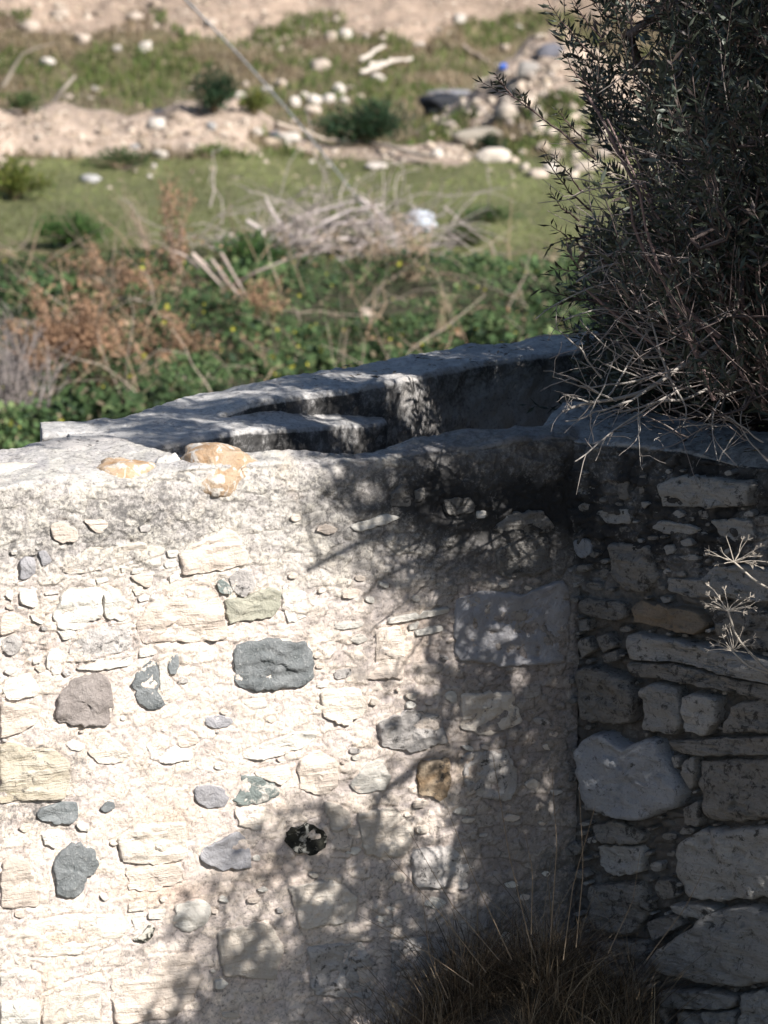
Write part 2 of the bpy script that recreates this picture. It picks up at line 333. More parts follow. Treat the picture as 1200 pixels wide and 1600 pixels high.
# --- traced stones: (material, protrusion in mm, outline in photo pixels projected on the wall face)
LS = [
('K',9,[(95,890),(115,880),(140,858),(185,855),(215,846),(228,850),(230,860),(205,875),(160,890),(108,899)]),
('P',7,[(232,853),(258,853),(256,866),(215,878),(210,873)]),
('W',12,[(83,960),(100,925),(125,919),(160,920),(160,968),(140,970),(118,984),(100,985),(85,975)]),
('W',10,[(162,914),(185,922),(196,938),(207,945),(202,968),(170,968),(162,960)]),
('L',8,[(30,872),(35,870),(55,872),(57,895),(45,900),(31,908)]),
('W',9,[(28,920),(55,920),(60,945),(52,950),(32,945)]),
('P',6,[(80,815),(105,815),(122,830),(120,845),(100,850),(82,838)]),
('P',6,[(130,812),(168,812),(170,825),(155,835),(140,825)]),
('P',10,[(200,900),(220,895),(241,894),(235,918),(228,919),(210,908)]),
('W',7,[(6,930),(20,920),(19,940)]),
('P',9,[(0,965),(15,958),(32,960),(36,970),(28,985),(0,995)]),
('W',8,[(260,860),(278,860),(275,870),(262,870)]),('W',8,[(255,880),(275,872),(275,885),(258,888)]),
('W',10,[(262,900),(278,893),(282,902),(265,912)]),('K',6,[(205,920),(222,915),(225,927),(212,930)]),
('W',6,[(215,935),(230,930),(232,937),(218,940)]),('W',6,[(234,937),(238,924),(250,920),(247,935)]),
('W',7,[(68,927),(90,924),(94,927),(70,930)]),('W',8,[(150,905),(165,902),(170,906),(152,914)]),
('W',6,[(16,862),(26,859),(27,866),(18,867)]),('K',7,[(188,884),(198,885),(196,892),(190,895)]),
('W',6,[(207,889),(226,888),(216,896),(205,896)]),('L',6,[(60,862),(72,860),(80,878),(66,885)]),
('W',7,[(88,985),(118,984),(110,998),(98,1000)]),('W',6,[(47,960),(68,972),(66,976),(50,970)]),
('P',10,[(282,862),(290,855),(325,838),(350,828),(370,833),(378,850),(390,868),(386,882),(360,888),(320,895),(283,898)]),
('V',5,[(337,911),(350,905),(362,922),(358,930),(342,925)]),
('O',7,[(351,936),(385,935),(400,925),(430,915),(440,925),(438,950),(425,965),(400,966),(370,972),(358,975)]),
('C',6,[(360,905),(375,888),(395,892),(400,918),(385,932),(366,928)]),
('P',4,[(255,907),(320,902),(343,930),(352,975),(356,1000),(225,1005),(212,975),(235,940)]),
('W',5,[(443,912),(475,905),(482,960),(452,975),(442,950)]),
('C',4,[(120,988),(205,975),(207,1012),(150,1030),(120,1036),(108,1020)]),
('W',8,[(118,1045),(160,1032),(200,1031),(208,1020),(206,1038),(150,1048)]),
('W',8,[(217,1015),(235,1012),(246,1020),(232,1027),(218,1026)]),
('B',8,[(83,1125),(90,1095),(112,1062),(135,1052),(160,1052),(172,1068),(176,1095),(172,1130),(130,1135),(100,1130)]),
('G',9,[(202,1070),(215,1050),(240,1033),(246,1040),(248,1055),(247,1080),(256,1098),(245,1110),(222,1105),(215,1090)]),
('W',7,[(249,1036),(262,1028),(260,1050),(266,1058),(270,1066),(257,1096),(250,1080)]),
('G',8,[(262,1040),(268,1021),(278,1022),(279,1035),(274,1056),(264,1054)]),
('P',10,[(0,1098),(35,1100),(62,1107),(58,1130),(30,1145),(0,1152)]),
('W',9,[(2,1075),(20,1060),(45,1052),(58,1068),(60,1085),(30,1095),(8,1092)]),
('K',6,[(150,1150),(165,1145),(190,1165),(205,1180),(180,1195),(150,1190),(138,1175)]),
('W',6,[(230,1165),(245,1148),(268,1150),(276,1168),(300,1170),(300,1185),(260,1195),(235,1185)]),
('P',7,[(272,1150),(285,1138),(300,1145),(312,1158),(298,1167),(278,1165)]),
('Y',10,[(0,1165),(20,1158),(45,1170),(85,1172),(105,1185),(110,1225),(100,1250),(50,1250),(0,1255)]),
('W',7,[(72,1020),(92,1012),(96,1030),(82,1050),(72,1042)]),('W',6,[(50,1030),(66,1024),(64,1036),(52,1038)]),('W',7,[(78,1044),(96,1038),(95,1052),(82,1055)]),
('C',7,[(4,1000),(22,990),(34,1000),(32,1018),(12,1024),(4,1014)]),('W',7,[(5,1050),(15,1043),(30,1045),(15,1055)]),
('G',10,[(365,1040),(368,1012),(380,1002),(420,998),(450,1000),(462,1006),(480,1000),(492,1035),(488,1060),(470,1072),(430,1078),(395,1080),(370,1070)]),
('W',7,[(375,1095),(415,1092),(418,1105),(392,1107)]),
('L',5,[(318,1120),(340,1118),(363,1122),(362,1132),(335,1140),(320,1132)]),
('W',7,[(378,1175),(420,1160),(460,1145),(500,1145),(480,1165),(440,1180),(400,1188),(380,1185)]),
('W',14,[(605,966),(640,958),(700,948),(703,955),(660,966),(605,975)]),('W',9,[(520,975),(570,970),(565,980),(525,984)]),('W',9,[(645,985),(690,976),(694,984),(650,994)]),
('W',7,[(545,1000),(565,988),(575,1000),(560,1006)]),('W',9,[(638,978),(655,970),(650,982),(640,984)]),
('P',7,[(585,985),(625,978),(632,1000),(630,1060),(570,1062),(590,1030)]),
('L',10,[(711,938),(760,924),(800,925),(815,930),(880,905),(890,935),(888,1010),(880,1035),(790,1040),(713,1030)]),
('r',12,[(775,860),(800,848),(855,840),(862,890),(800,903),(780,895)]),
('W',12,[(545,822),(600,803),(625,808),(600,820),(560,832)]),('W',12,[(745,800),(758,798),(757,809),(745,810)]),
('r',5,[(648,765),(662,762),(664,782),(650,784)]),('r',5,[(610,770),(640,752),(642,790),(612,790)]),
('r',5,[(690,780),(738,776),(740,800),(700,806)]),('r',10,[(770,828),(800,800),(850,798),(868,830),(790,838)]),
('G',7,[(55,1272),(75,1258),(95,1256),(122,1254),(122,1275),(118,1288),(90,1288),(60,1280)]),
('G',4,[(155,1265),(165,1252),(178,1253),(180,1262),(168,1268)]),
('G',8,[(82,1365),(85,1345),(98,1325),(120,1318),(148,1325),(155,1350),(145,1365),(130,1375),(130,1395),(110,1405),(92,1400)]),
('P',8,[(3,1350),(20,1338),(38,1340),(48,1355),(55,1380),(60,1415),(0,1420)]),
('W',8,[(63,1302),(85,1296),(102,1300),(100,1312),(85,1328),(70,1320)]),
('K',5,[(185,1310),(215,1290),(290,1285),(294,1325),(288,1345),(230,1350),(190,1348)]),('P',5,[(196,1354),(285,1350),(288,1376),(240,1392),(203,1390)]),
('V',7,[(362,1250),(375,1240),(377,1212),(400,1210),(430,1222),(436,1240),(425,1250),(390,1258),(370,1258)]),
('L',6,[(302,1232),(325,1225),(345,1230),(358,1250),(350,1262),(320,1262),(305,1250)]),
('D',6,[(448,1300),(470,1285),(495,1290),(512,1305),(510,1325),(490,1335),(465,1335),(447,1320)]),
('L',6,[(310,1335),(340,1310),(375,1300),(392,1325),(390,1355),(350,1358),(320,1352)]),
('P',9,[(465,1190),(500,1175),(528,1190),(530,1225),(505,1245),(470,1230)]),
('W',10,[(545,1225),(570,1195),(600,1185),(612,1215),(600,1235),(560,1240)]),
('U',9,[(655,1190),(700,1185),(705,1230),(690,1250),(655,1240)]),
('K',9,[(10,1475),(45,1440),(110,1430),(190,1430),(200,1450),(180,1475),(140,1490),(60,1495),(15,1490)]),
('W',10,[(267,1440),(275,1415),(310,1405),(330,1415),(325,1440),(305,1455),(280,1450)]),
('D',3,[(205,1468),(215,1465),(235,1443),(242,1450),(240,1460),(230,1472)]),
('W',12,[(0,1520),(30,1512),(60,1520),(65,1550),(60,1600),(58,1660),(0,1660)]),
('K',7,[(68,1552),(120,1530),(158,1520),(155,1600),(150,1650),(65,1660)]),
('P',8,[(170,1520),(240,1490),(300,1490),(315,1530),(300,1560),(275,1590),(180,1600)]),
('K',6,[(200,1412),(225,1405),(228,1422),(200,1425)]),('W',7,[(205,1432),(225,1427),(222,1448),(210,1455)]),('W',7,[(232,1424),(258,1420),(255,1435),(232,1435)]),
('K',7,[(395,1205),(450,1196),(455,1215),(440,1226),(400,1212)]),
('K',6,[(365,1262),(420,1262),(440,1280),(430,1300),(370,1290)]),
('C',8,[(590,1130),(640,1110),(690,1120),(700,1160),(640,1175),(595,1165)]),('K',9,[(500,1080),(560,1075),(575,1110),(540,1135),(505,1120)]),
('K',10,[(560,1270),(620,1262),(650,1300),(630,1340),(570,1335)]),('C',9,[(720,1180),(790,1170),(810,1210),(800,1250),(730,1245)]),
('C',8,[(640,1330),(700,1320),(740,1350),(730,1390),(650,1385)]),('K',9,[(450,1385),(520,1375),(560,1400),(550,1440),(470,1450)]),
('K',9,[(340,1455),(420,1440),(445,1480),(430,1530),(350,1525)]),('C',6,[(480,1480),(560,1470),(590,1510),(580,1560),(490,1555)]),
('C',9,[(610,1470),(690,1460),(710,1500),(690,1550),(615,1545)]),('K',9,[(720,1085),(800,1080),(815,1130),(760,1150),(722,1140)]),
('K',7,[(505,1250),(545,1262),(548,1290),(520,1300)]),
]
RS = [
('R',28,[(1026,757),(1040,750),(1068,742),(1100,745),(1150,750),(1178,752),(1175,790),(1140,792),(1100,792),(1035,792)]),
('R',14,[(920,803),(940,797),(985,795),(987,818),(950,818),(930,812)]),
('r',14,[(963,745),(980,738),(983,780),(965,782)]),('r',8,[(900,750),(920,746),(922,775),(902,780)]),('r',10,[(996,742),(1008,740),(1010,770),(998,772)]),
('R',18,[(1018,823),(1030,813),(1075,818),(1095,828),(1080,836),(1030,833)]),
('R',18,[(1110,812),(1175,812),(1180,845),(1140,850),(1120,832)]),('r',14,[(1088,798),(1104,798),(1106,812),(1092,810)]),
('b',18,[(895,845),(912,840),(922,850),(920,870),(905,873),(896,860)]),
('r',20,[(950,850),(1015,852),(1030,905),(1010,925),(975,925),(955,900)]),
('R',26,[(1038,903),(1095,905),(1125,883),(1165,882),(1215,890),(1215,940),(1150,935),(1070,933),(1042,922)]),
('R',14,[(1060,870),(1085,866),(1092,875),(1075,877)]),('R',12,[(1096,862),(1122,862),(1120,871),(1098,869)]),('r',12,[(1045,872),(1066,880),(1060,883),(1046,877)]),
('R',14,[(1030,932),(1048,933),(1046,942),(1036,942)]),('r',14,[(1010,838),(1028,838),(1026,844),(1012,844)]),
('r',34,[(905,942),(915,932),(980,942),(984,965),(970,970),(930,965),(906,955)]),
('t',38,[(988,945),(1000,938),(1095,955),(1110,975),(1095,990),(1040,982),(990,970)]),
('R',48,[(975,1000),(985,988),(1060,998),(1110,1008),(1240,1040),(1240,1072),(1140,1052),(1060,1032),(985,1030)]),
('r',40,[(978,1034),(1060,1037),(1140,1056),(1240,1078),(1240,1100),(1140,1078),(1060,1062),(990,1055)]),
('r',34,[(900,1045),(930,1040),(985,1062),(995,1090),(990,1130),(950,1132),(908,1125)]),
('R',40,[(1005,1075),(1030,1068),(1064,1075),(1066,1140),(1050,1148),(1010,1140)]),
('R',42,[(1070,1085),(1095,1082),(1127,1090),(1124,1130),(1105,1150),(1072,1140)]),
('r',34,[(1135,1120),(1155,1097),(1230,1084),(1230,1142),(1130,1145)]),
('b',58,[(905,1170),(925,1147),(955,1145),(985,1165),(1005,1155),(1030,1152),(1040,1175),(1060,1210),(1072,1240),(1060,1262),(1000,1282),(960,1275),(925,1265),(910,1220)]),
('R',36,[(1072,1186),(1090,1180),(1091,1220),(1080,1235),(1068,1212)]),('R',30,[(1050,1180),(1066,1182),(1064,1198),(1056,1200)]),
('r',36,[(1095,1190),(1230,1184),(1230,1272),(1150,1285),(1104,1280),(1096,1240)]),
('r',30,[(1040,1158),(1230,1148),(1230,1178),(1095,1180),(1060,1175)]),
('r',34,[(1068,1262),(1094,1250),(1095,1292),(1072,1286)]),
('r',30,[(925,1290),(960,1282),(1010,1300),(1008,1318),(940,1316)]),('R',24,[(932,1322),(1005,1322),(1005,1362),(960,1370),(938,1352)]),
('R',40,[(1060,1320),(1100,1295),(1230,1290),(1230,1398),(1130,1408),(1080,1400),(1060,1370)]),
('R',40,[(1050,1412),(1110,1412),(1128,1420),(1105,1434),(1060,1427)]),
('R',55,[(1020,1490),(1080,1450),(1120,1420),(1160,1415),(1230,1425),(1230,1530),(1150,1540),(1080,1530),(1030,1515)]),
('R',50,[(1035,1545),(1110,1545),(1155,1558),(1145,1575),(1080,1574),(1040,1570)]),
('R',44,[(1158,1552),(1230,1545),(1230,1620),(1160,1620)]),
('r',24,[(904,970),(920,966),(924,984),(908,986)]),('r',26,[(903,1000),(920,994),(932,1015),(910,1030)]),('r',26,[(932,995),(950,990),(964,1008),(945,1020)]),('r',18,[(940,1022),(962,1016),(968,1032),(946,1036)]),
('r',26,[(920,1385),(1000,1378),(1015,1420),(990,1460),(925,1455)]),('r',26,[(930,1470),(1010,1470),(1020,1510),(1000,1560),(935,1560)]),
('r',20,[(1020,1380),(1050,1372),(1055,1400),(1030,1408)]),('r',26,[(1010,1440),(1060,1430),(1068,1446),(1020,1470)]),
('R',16,[(1088,832),(1100,830),(1112,838),(1098,842)]),('r',30,[(1118,955),(1180,950),(1220,960),(1220,1020),(1150,1005),(1120,985)]),
('R',30,[(1060,1580),(1150,1580),(1150,1640),(1070,1640)]),('r',24,[(940,1575),(1040,1575),(1050,1640),(950,1640)]),
]
def fillers(exist, region, n, rmin, rmax, margin, mats, prot, asp=1.8, seed=1, okf=None):
    r = random.Random(seed); out = []; circ = []
    pts = np.array([[r.uniform(region[0], region[2]), r.uniform(region[1], region[3])] for _ in range(n*14)])
    d = np.full(len(pts), 1e9); ins = np.zeros(len(pts), bool)
    for _, _, pl in exist:
        d = np.minimum(d, segdist(pts[:, 0], pts[:, 1], pl)); ins |= inpoly(pts[:, 0], pts[:, 1], pl)
    for (x, y), dd, ii in zip(pts, d, ins):
        if ii or len(out) >= n: continue
        if okf and not okf(x, y, r): continue
        R = r.uniform(rmin, rmax)*(1 if r.random() < .6 else .7)
        R = min(R, (dd - margin)*.95)
        if R < rmin*.6: continue
        if any((x-a)**2/asp**2 + (y-b)**2 < (R*.9 + c)**2 for a, b, c in circ): continue
        if dd < R*1.25: asx = 1.0
        else: asx = asp*r.uniform(.6, 1.1)
        asx = min(asx, max(1, dd/R)); k = r.randint(5, 8); a0 = r.uniform(0, 6.28); tl = r.uniform(-.25, .25)
        pl = []
        for q in range(k):
            a = a0 + 6.283*(q + r.uniform(-.28, .28))/k; rr = R*r.uniform(.75, 1.1)
            u, v = math.cos(a)*rr*asx, math.sin(a)*rr*.85
            pl.append((x + u*math.cos(tl) - v*math.sin(tl), y + u*math.sin(tl) + v*math.cos(tl)))
        out.append((r.choice(mats), r.uniform(*prot), pl)); circ.append((x, y, R))
    return out

def ix_(a): return (a*0).astype(np.int64)
def stone_mesh(name, mat, pl, A, B, n2, prot, seed, base_off=0.0, back=.03, rough=1.0):
    P = plane_hit(np.array([p[0] for p in pl]), np.array([p[1] for p in pl]), A, B)
    t = np.array([B[0]-A[0], B[1]-A[1]]); t /= np.linalg.norm(t)
    u = (P[:, :2] - A) @ t; v = P[:, 2]
    if (np.sum(u*np.roll(v, -1) - np.roll(u, -1)*v)) < 0: u, v = u[::-1], v[::-1]
    per = np.hypot(np.diff(np.r_[u, u[0]]), np.diff(np.r_[v, v[0]])).sum()
    n = int(np.clip(per/.011, 12, 64))
    # rounded-corner resample
    Q = resample(np.c_[np.r_[u, u[0]], np.r_[v, v[0]]], n+1)[:-1]
    if n > 14: Q = (Q*4 + np.roll(Q, 1, 0) + np.roll(Q, -1, 0))/6
    c = Q.mean(0); size = math.sqrt(max(1e-6, abs(np.sum(Q[:, 0]*np.roll(Q[:, 1], -1) - np.roll(Q[:, 0], -1)*Q[:, 1]))/2))
    jit = fbm(np.c_[Q*1.0, np.full(n, seed*3.1)], 60, 4, seed, .75)*min(.013, size*.20)
    d = Q - c; dl = np.linalg.norm(d, axis=1)[:, None] + 1e-9; Q = Q + d/dl*jit[:, None]
    rings = [(1.02, -back), (1.0, prot*.40), (.98, prot*.78), (.94, prot*.95)] + [(f, prot) for f in np.linspace(.88, .14, int(np.clip(size/.013, 3, 13)))]
    V = []; d = Q - c
    for s, h in rings: V.append(np.c_[c + d*s, np.full(n, h)])
    V.append(np.array([[c[0], c[1], prot]])); V = np.vstack(V)
    e_, k_, fx, fy = worley2(V[:, 0]/.045 + seed*7.7 + 3*fbm(V, 12, 2, seed), V[:, 1]/.028 + seed*3.3, seed)
    facet = ((k_-.5) + fx*(hsh((k_*9999).astype(np.int64), (k_*77).astype(np.int64), 0*ix_(k_), 3)-.5)*1.6 + fy*(k_*7 % 1 - .5)*1.2)
    amp = min(.008, size*.09)*rough
    tilt = random.Random(seed).uniform(-.5, .5)*prot; tilt2 = random.Random(seed+5).uniform(-.5, .5)*prot
    hh = fbm(np.c_[V[:, :2], np.full(len(V), seed*1.7)], 30, 4, seed, .65)*amp + fbm(np.c_[V[:, :2]*[1, 3], np.full(len(V), seed*.7)], 9, 2, seed)*amp
    live = np.r_[np.zeros(n), np.full(n, .4), np.ones(len(V) - 2*n)]
    V[:, 2] += live*(facet*min(.007, size*.05)*rough + hh + tilt*(V[:, 0]-c[0])/(size+.01)*.5 + tilt2*(V[:, 1]-c[1])/(size+.01)*.5)
    W = np.c_[A[0] + t[0]*V[:, 0] + n2[0]*(V[:, 2]+base_off), A[1] + t[1]*V[:, 0] + n2[1]*(V[:, 2]+base_off), V[:, 1]]
    F = []
    for k in range(len(rings)-1):
        for q in range(n):
            a, b2 = k*n+q, k*n+(q+1) % n; F.append((a, b2, b2+n, a+n))
    k = (len(rings)-1)*n; ce = len(V)-1
    for q in range(n): F.append((k+q, k+(q+1) % n, ce))
    return mesh_from(name, W, F, mat, None, True)

def near_stone_field(stones, px, py):
    """distance in px to the outline, and inside mask, over many points (only evaluated near each stone)"""
    d = np.full(px.shape, 99.0); ins = np.zeros(px.shape, bool)
    for _, _, pl in stones:
        a = np.array(pl); m = (px > a[:, 0].min()-12) & (px < a[:, 0].max()+12) & (py > a[:, 1].min()-12) & (py < a[:, 1].max()+12)
        if not m.any(): continue
        d[m] = np.minimum(d[m], segdist(px[m], py[m], pl)); ins[m] |= inpoly(px[m], py[m], pl)
    return d, ins

# colour, lichen and relief of the left face, painted in wall coordinates (photo pixels projected on the face)
def blob(px, py, cx, cy, rx, ry): return np.exp(-(((px-cx)/rx)**2 + ((py-cy)/ry)**2))
def left_lichen(px, py, P):
    n = fbm(P, 9, 3, 31)
    L = .12 + (.17 + .12*sstep(400, 560, px + 90*n))*(1 - sstep(810, 950, py + 150*n))*sstep(700, 780, py)
    L += .18*blob(px, py, 60, 850, 130, 60) + .15*blob(px, py, 230, 820, 90, 40) + .3*blob(px, py, 170, 1005, 60, 28)
    L += .4*blob(px, py, 80, 1190, 70, 40) + .28*blob(px, py, 60, 1270, 90, 40) + .2*blob(px, py, 40, 1020, 60, 60)
    L += .26*sstep(480, 700, px + 60*n)*(1 - sstep(770, 880, py + 60*n)) + .14*sstep(560, 700, px)*(1 - sstep(850, 1000, py + 60*n))
    L += .14*sstep(800, 890, px + 60*n) + .2*sstep(650, 850, px)*sstep(1200, 1450, py)
    L -= .25*blob(px, py, 340, 1150, 260, 180)
    return np.clip(L + .22*n, 0, 1)
def left_colour(px, py, P, cell):
    n = fbm(P, 5, 3, 12)[:, None]; k = sstep(820, 980, py + 60*n[:, 0])[:, None]
    hi = np.array([.66, .62, .57]); lo = np.array([.79, .695, .625])
    c = hi*(1-k) + lo*k
    c = c*(.86 + .26*cell[:, None]) ; c[:, 2] *= 1 - .10*(cell - .5)
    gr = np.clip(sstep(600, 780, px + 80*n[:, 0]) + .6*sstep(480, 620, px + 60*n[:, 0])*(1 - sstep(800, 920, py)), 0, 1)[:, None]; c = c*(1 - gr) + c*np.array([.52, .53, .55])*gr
    o = np.clip(blob(px, py, 590, 1380, 1, 1) + .8*blob(px, py, 260, 1395, 70, 22) + .7*blob(px, py, 90, 1465, 50, 18) + .5*blob(px, py, 270, 1270, 60, 25) + .4*blob(px, py, 420, 1360, 60, 30), 0, 1)[:, None]
    c = c*(1 - .55*o) + np.array([.62, .40, .26])*.55*o
    return c
def left_cells(px, py):
    n = (fbm(np.c_[px, py, 0*px]/60, 1, 2, 3)*10)
    e1, c1, x1, y1 = worley2((px + n)/34, (py + n*.6)/17, 5)
    e2, c2, x2, y2 = worley2((px - n)/15, (py + n*.5)/8.5, 25)
    return e1, c1, x1, y1, e2, c2

wallL = empty('rubble_wall', (float(LA[0]), float(LA[1]), ZG), label='sunlit rubble stone wall face with pink lime mortar and grey basalt stones', cat='wall')
wallR = empty('rubble_wall', (float(RB[0]), float(RB[1]), ZG), label='shaded rubble stone wall with deep joints at right, under the bush', cat='wall')

LF = fillers(LS, (-60, 800, 890, 1640), 120, 4, 12, 2, 'WWKKKPPC', (.001, .004), seed=3,
             okf=lambda x, y, r: not (x > 520 and y < 900) and r.random() < (1.0 if (x < 300 and y < 1060) or x > 480 else .5))
RF = fillers(RS, (893, 735, 1235, 1640), 150, 4, 14, 2, 'rrrR', (.006, .024), seed=4)
LF += fillers([], (-900, 790, -75, 1800), 46, 14, 42, 4, 'KPWKCG', (.003, .008), seed=8, asp=1.6)
RF += fillers([], (1265, 760, 1900, 1900), 44, 16, 50, 4, 'rRrRt', (.02, .04), seed=9, asp=1.7)
LSm = [(m, p/1000*.42 + (.0032 if m in 'GDVBOL' else 0), pl) for m, p, pl in LS] + LF
RSm = [(m, p/1000, pl) for m, p, pl in RS] + RF

def dispL(P, N, fm):
    px, py = proj(P); d = fbm(P, 3.0, 3, 2)*.010 + fbm(P, 22, 4, 3)*.006 + fbm(P, 75, 3, 4)*.0035
    top = N[:, 2] > .3
    d += top*(fbm(P, 6, 3, 8)*.018)
    vis = fm & (px > -950) & (px < 920)
    e1, c1, x1, y1, e2, c2 = left_cells(px, py)
    w = .35 + .65*np.clip((1 - sstep(1040, 1120, py)) + sstep(420, 520, px), 0, 1)
    cellr = ((c1-.5)*.007 + x1*(c2-.5)*.004 - .003*np.exp(-(e1/.06)**2)*(c2 > .4)) + ((c2-.5)*.0035 - .0015*np.exp(-(e2/.12)**2)*(c1 > .5))
    d += np.where(vis, cellr*w, 0)
    sd, ins = near_stone_field(LSm, np.where(vis, px, -9999), py)
    g = np.exp(-(sd/3.0)**2)*(fbm(P, 30, 2, 9)*.5+.8)
    d += np.where(vis, np.where(ins, -.0005, -.006*g), 0)
    # belly of the crumbled top edge
    dl = (P[:, :2] - LA) @ np.array([-nL[0], -nL[1]]); rg = .55 + .9*fbm(P, 7, 3, 77)
    edge = (N[:, :2] @ nL > -.1)
    d -= edge*rg*np.where(N[:, 2] > .35, .030*np.exp(-(dl/.07)**2), .034*np.exp(-((P[:, 2])/.055)**2))
    return d
def colL(P, N, fm):
    px, py = proj(P); e1, c1, x1, y1, e2, c2 = left_cells(px, py)
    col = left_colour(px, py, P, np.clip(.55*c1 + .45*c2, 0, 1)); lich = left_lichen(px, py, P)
    top = N[:, 2] > .5
    lich = np.where(top, .24 + .1*sstep(430, 560, px) + .1*fbm(P, 12, 2, 5), lich)
    col = np.where(top[:, None], col*[.95, .97, 1.0], col)
    dark = fm*np.exp(-(e1/.05)**2)*.35
    col = col*(1-dark[:, None])
    return col, np.where(fm | top, lich, .6)

extL = 1.6; Lf0 = LA - tL*extL; totL = np.linalg.norm(LB-Lf0) + .03
du = np.r_[np.linspace(0, extL-.25, 60), np.arange(extL-.245, totL, .0034)]/totL
vsL = np.r_[np.arange(.0, .2, .0034), np.arange(.2, 1.72, .0036), [1.8, 2.3]]
backL_px = [(0, 700), (100, 688), (210, 690), (300, 702), (420, 707), (500, 700), (600, 688), (720, 672), (800, 665), (895, 663)]
backL = [at_z(x, y, 0)[:2] for x, y in backL_px]
bd = backL[0] - tL*extL
def ztopL(Q, back):
    x = Q[:, 0]; P3 = np.c_[Q, Q[:, 0]*0]
    return fbm(P3, 4, 3, 41)*.014 - .012*np.exp(-((x+.12)/.10)**2)
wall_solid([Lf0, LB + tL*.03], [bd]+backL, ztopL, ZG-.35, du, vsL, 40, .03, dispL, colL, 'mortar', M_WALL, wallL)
for i, (m, p, pl) in enumerate(LSm):
    o = obj('stone', stone_mesh('stone', SM[m], pl, LA, LB, nL, p, i+1, base_off=.001), wallL)
    if m in SNAME and i < len(LS): o['label'] = SNAME[m]

# lumps of stone standing proud of the wall top (world built around photo points on the top)
def lump(name, c, r, mat, parent, seed, sq=(1, 1, 1), sub=3, amp=.25, rotz=0, col=None, **k):
    import bmesh
    bm = bmesh.new(); bmesh.ops.create_icosphere(bm, subdivisions=sub, radius=1)
    V = np.array([v.co[:] for v in bm.verts]); F = [tuple(v.index for v in f.verts) for f in bm.faces]; bm.free()
    V = np.sign(V)*np.abs(V)**.78
    V *= (1 + fbm(V + seed*5.3, 1.1, 3, seed)*amp + fbm(V + seed, 4, 2, seed)*amp*.3)[:, None]
    V *= np.array(sq)*r
    a = rotz; R = np.array([[math.cos(a), -math.sin(a), 0], [math.sin(a), math.cos(a), 0], [0, 0, 1]])
    V = V @ R.T
    me = mesh_from(name, V + (np.array(c) if parent is not None else 0), F, mat, col if col is None else np.tile(col, (len(V), 1)), sub > 2)
    if parent is None:
        o = obj(name, me, None, **k); o.location = c; return o
    return obj(name, me, parent, **k)
aL = math.atan2(tL[1], tL[0])
for (x, y, z, rx, ry, rz, mt, lab) in [
    (345, 738, -.045, .10, .085, .072, 'X', 'stone crusted with orange lichen'), (195, 748, -.045, .085, .07, .052, 'X', 'broken stone stained with orange lichen'),
    (110, 712, -.03, .16, .10, .038, 'C', None), (20, 752, -.045, .10, .05, .048, 'K', None),
    (262, 735, -.035, .035, .04, .04, 'W', None)]:
    p = at_z(x, y, z)
    o = lump('stone', p, 1, SM[mt], wallL, int(x), (rx, ry, rz), 4, .42, aL)
    if lab: o['label'] = lab

# right wall
def dispR(P, N, fm):
    px, py = proj(P); d = fbm(P, 3.0, 3, 62)*.012 + fbm(P, 18, 4, 63)*.010 + fbm(P, 70, 3, 64)*.004
    vis = fm & (px > 880) & (px < 1950)
    e1, c1, x1, y1 = worley2(px/26, (py - px*.12)/13, 15)
    rough = ((c1-.5)*.016 - .008*np.exp(-(e1/.08)**2))
    d += np.where(vis, rough, 0)
    sd, ins = near_stone_field(RSm, np.where(vis, px, -9999), py)
    deep = sstep(870, 1000, py)
    d += np.where(vis, np.where(ins, -.004 - .02*deep, -(.005 + .020*deep) - .004*np.exp(-(sd/4)**2)), 0)
    dl = (P[:, :2] - LB) @ np.array([-nR[0], -nR[1]]); rg = .6 + .9*fbm(P, 7, 3, 78); edge = (N[:, :2] @ nR > -.1)
    d -= edge*rg*np.where(N[:, 2] > .35, .034*np.exp(-(dl/.08)**2), .030*np.exp(-((P[:, 2])/.05)**2))
    return d
def colR(P, N, fm):
    px, py = proj(P); n = fbm(P, 6, 3, 71)
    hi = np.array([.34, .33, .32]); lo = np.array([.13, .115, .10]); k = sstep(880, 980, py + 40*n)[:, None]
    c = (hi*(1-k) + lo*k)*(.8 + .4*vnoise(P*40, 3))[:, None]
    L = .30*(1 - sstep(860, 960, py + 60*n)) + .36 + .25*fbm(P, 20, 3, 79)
    top = N[:, 2] > .5
    c = np.where(top[:, None], np.array([.42, .42, .42]), c); L = np.where(top, .3, L)
    return c, np.clip(L + .25*n, 0, 1)
extR = 1.9; RE = RB + tR*extR; R0 = LB - tR*.12; totR = np.linalg.norm(RE - R0); visR = np.linalg.norm(RB-R0) + .12
duR = np.r_[np.arange(0, visR, .0042), np.linspace(visR+.01, totR, 50)]/totR
vsR = np.r_[np.arange(0, 1.75, .0044), [1.85, 2.3]]
back0 = np.array([R0[0]+.10, R0[1]+.42]); backE = RE + np.array([.30, .38])
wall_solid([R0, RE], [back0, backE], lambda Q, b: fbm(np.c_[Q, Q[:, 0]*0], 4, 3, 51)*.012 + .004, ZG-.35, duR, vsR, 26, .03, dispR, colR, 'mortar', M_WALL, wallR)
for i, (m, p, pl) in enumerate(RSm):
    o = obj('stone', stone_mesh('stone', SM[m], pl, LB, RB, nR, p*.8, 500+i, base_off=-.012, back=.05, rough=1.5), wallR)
    if m in SNAME: o['label'] = SNAME[m]

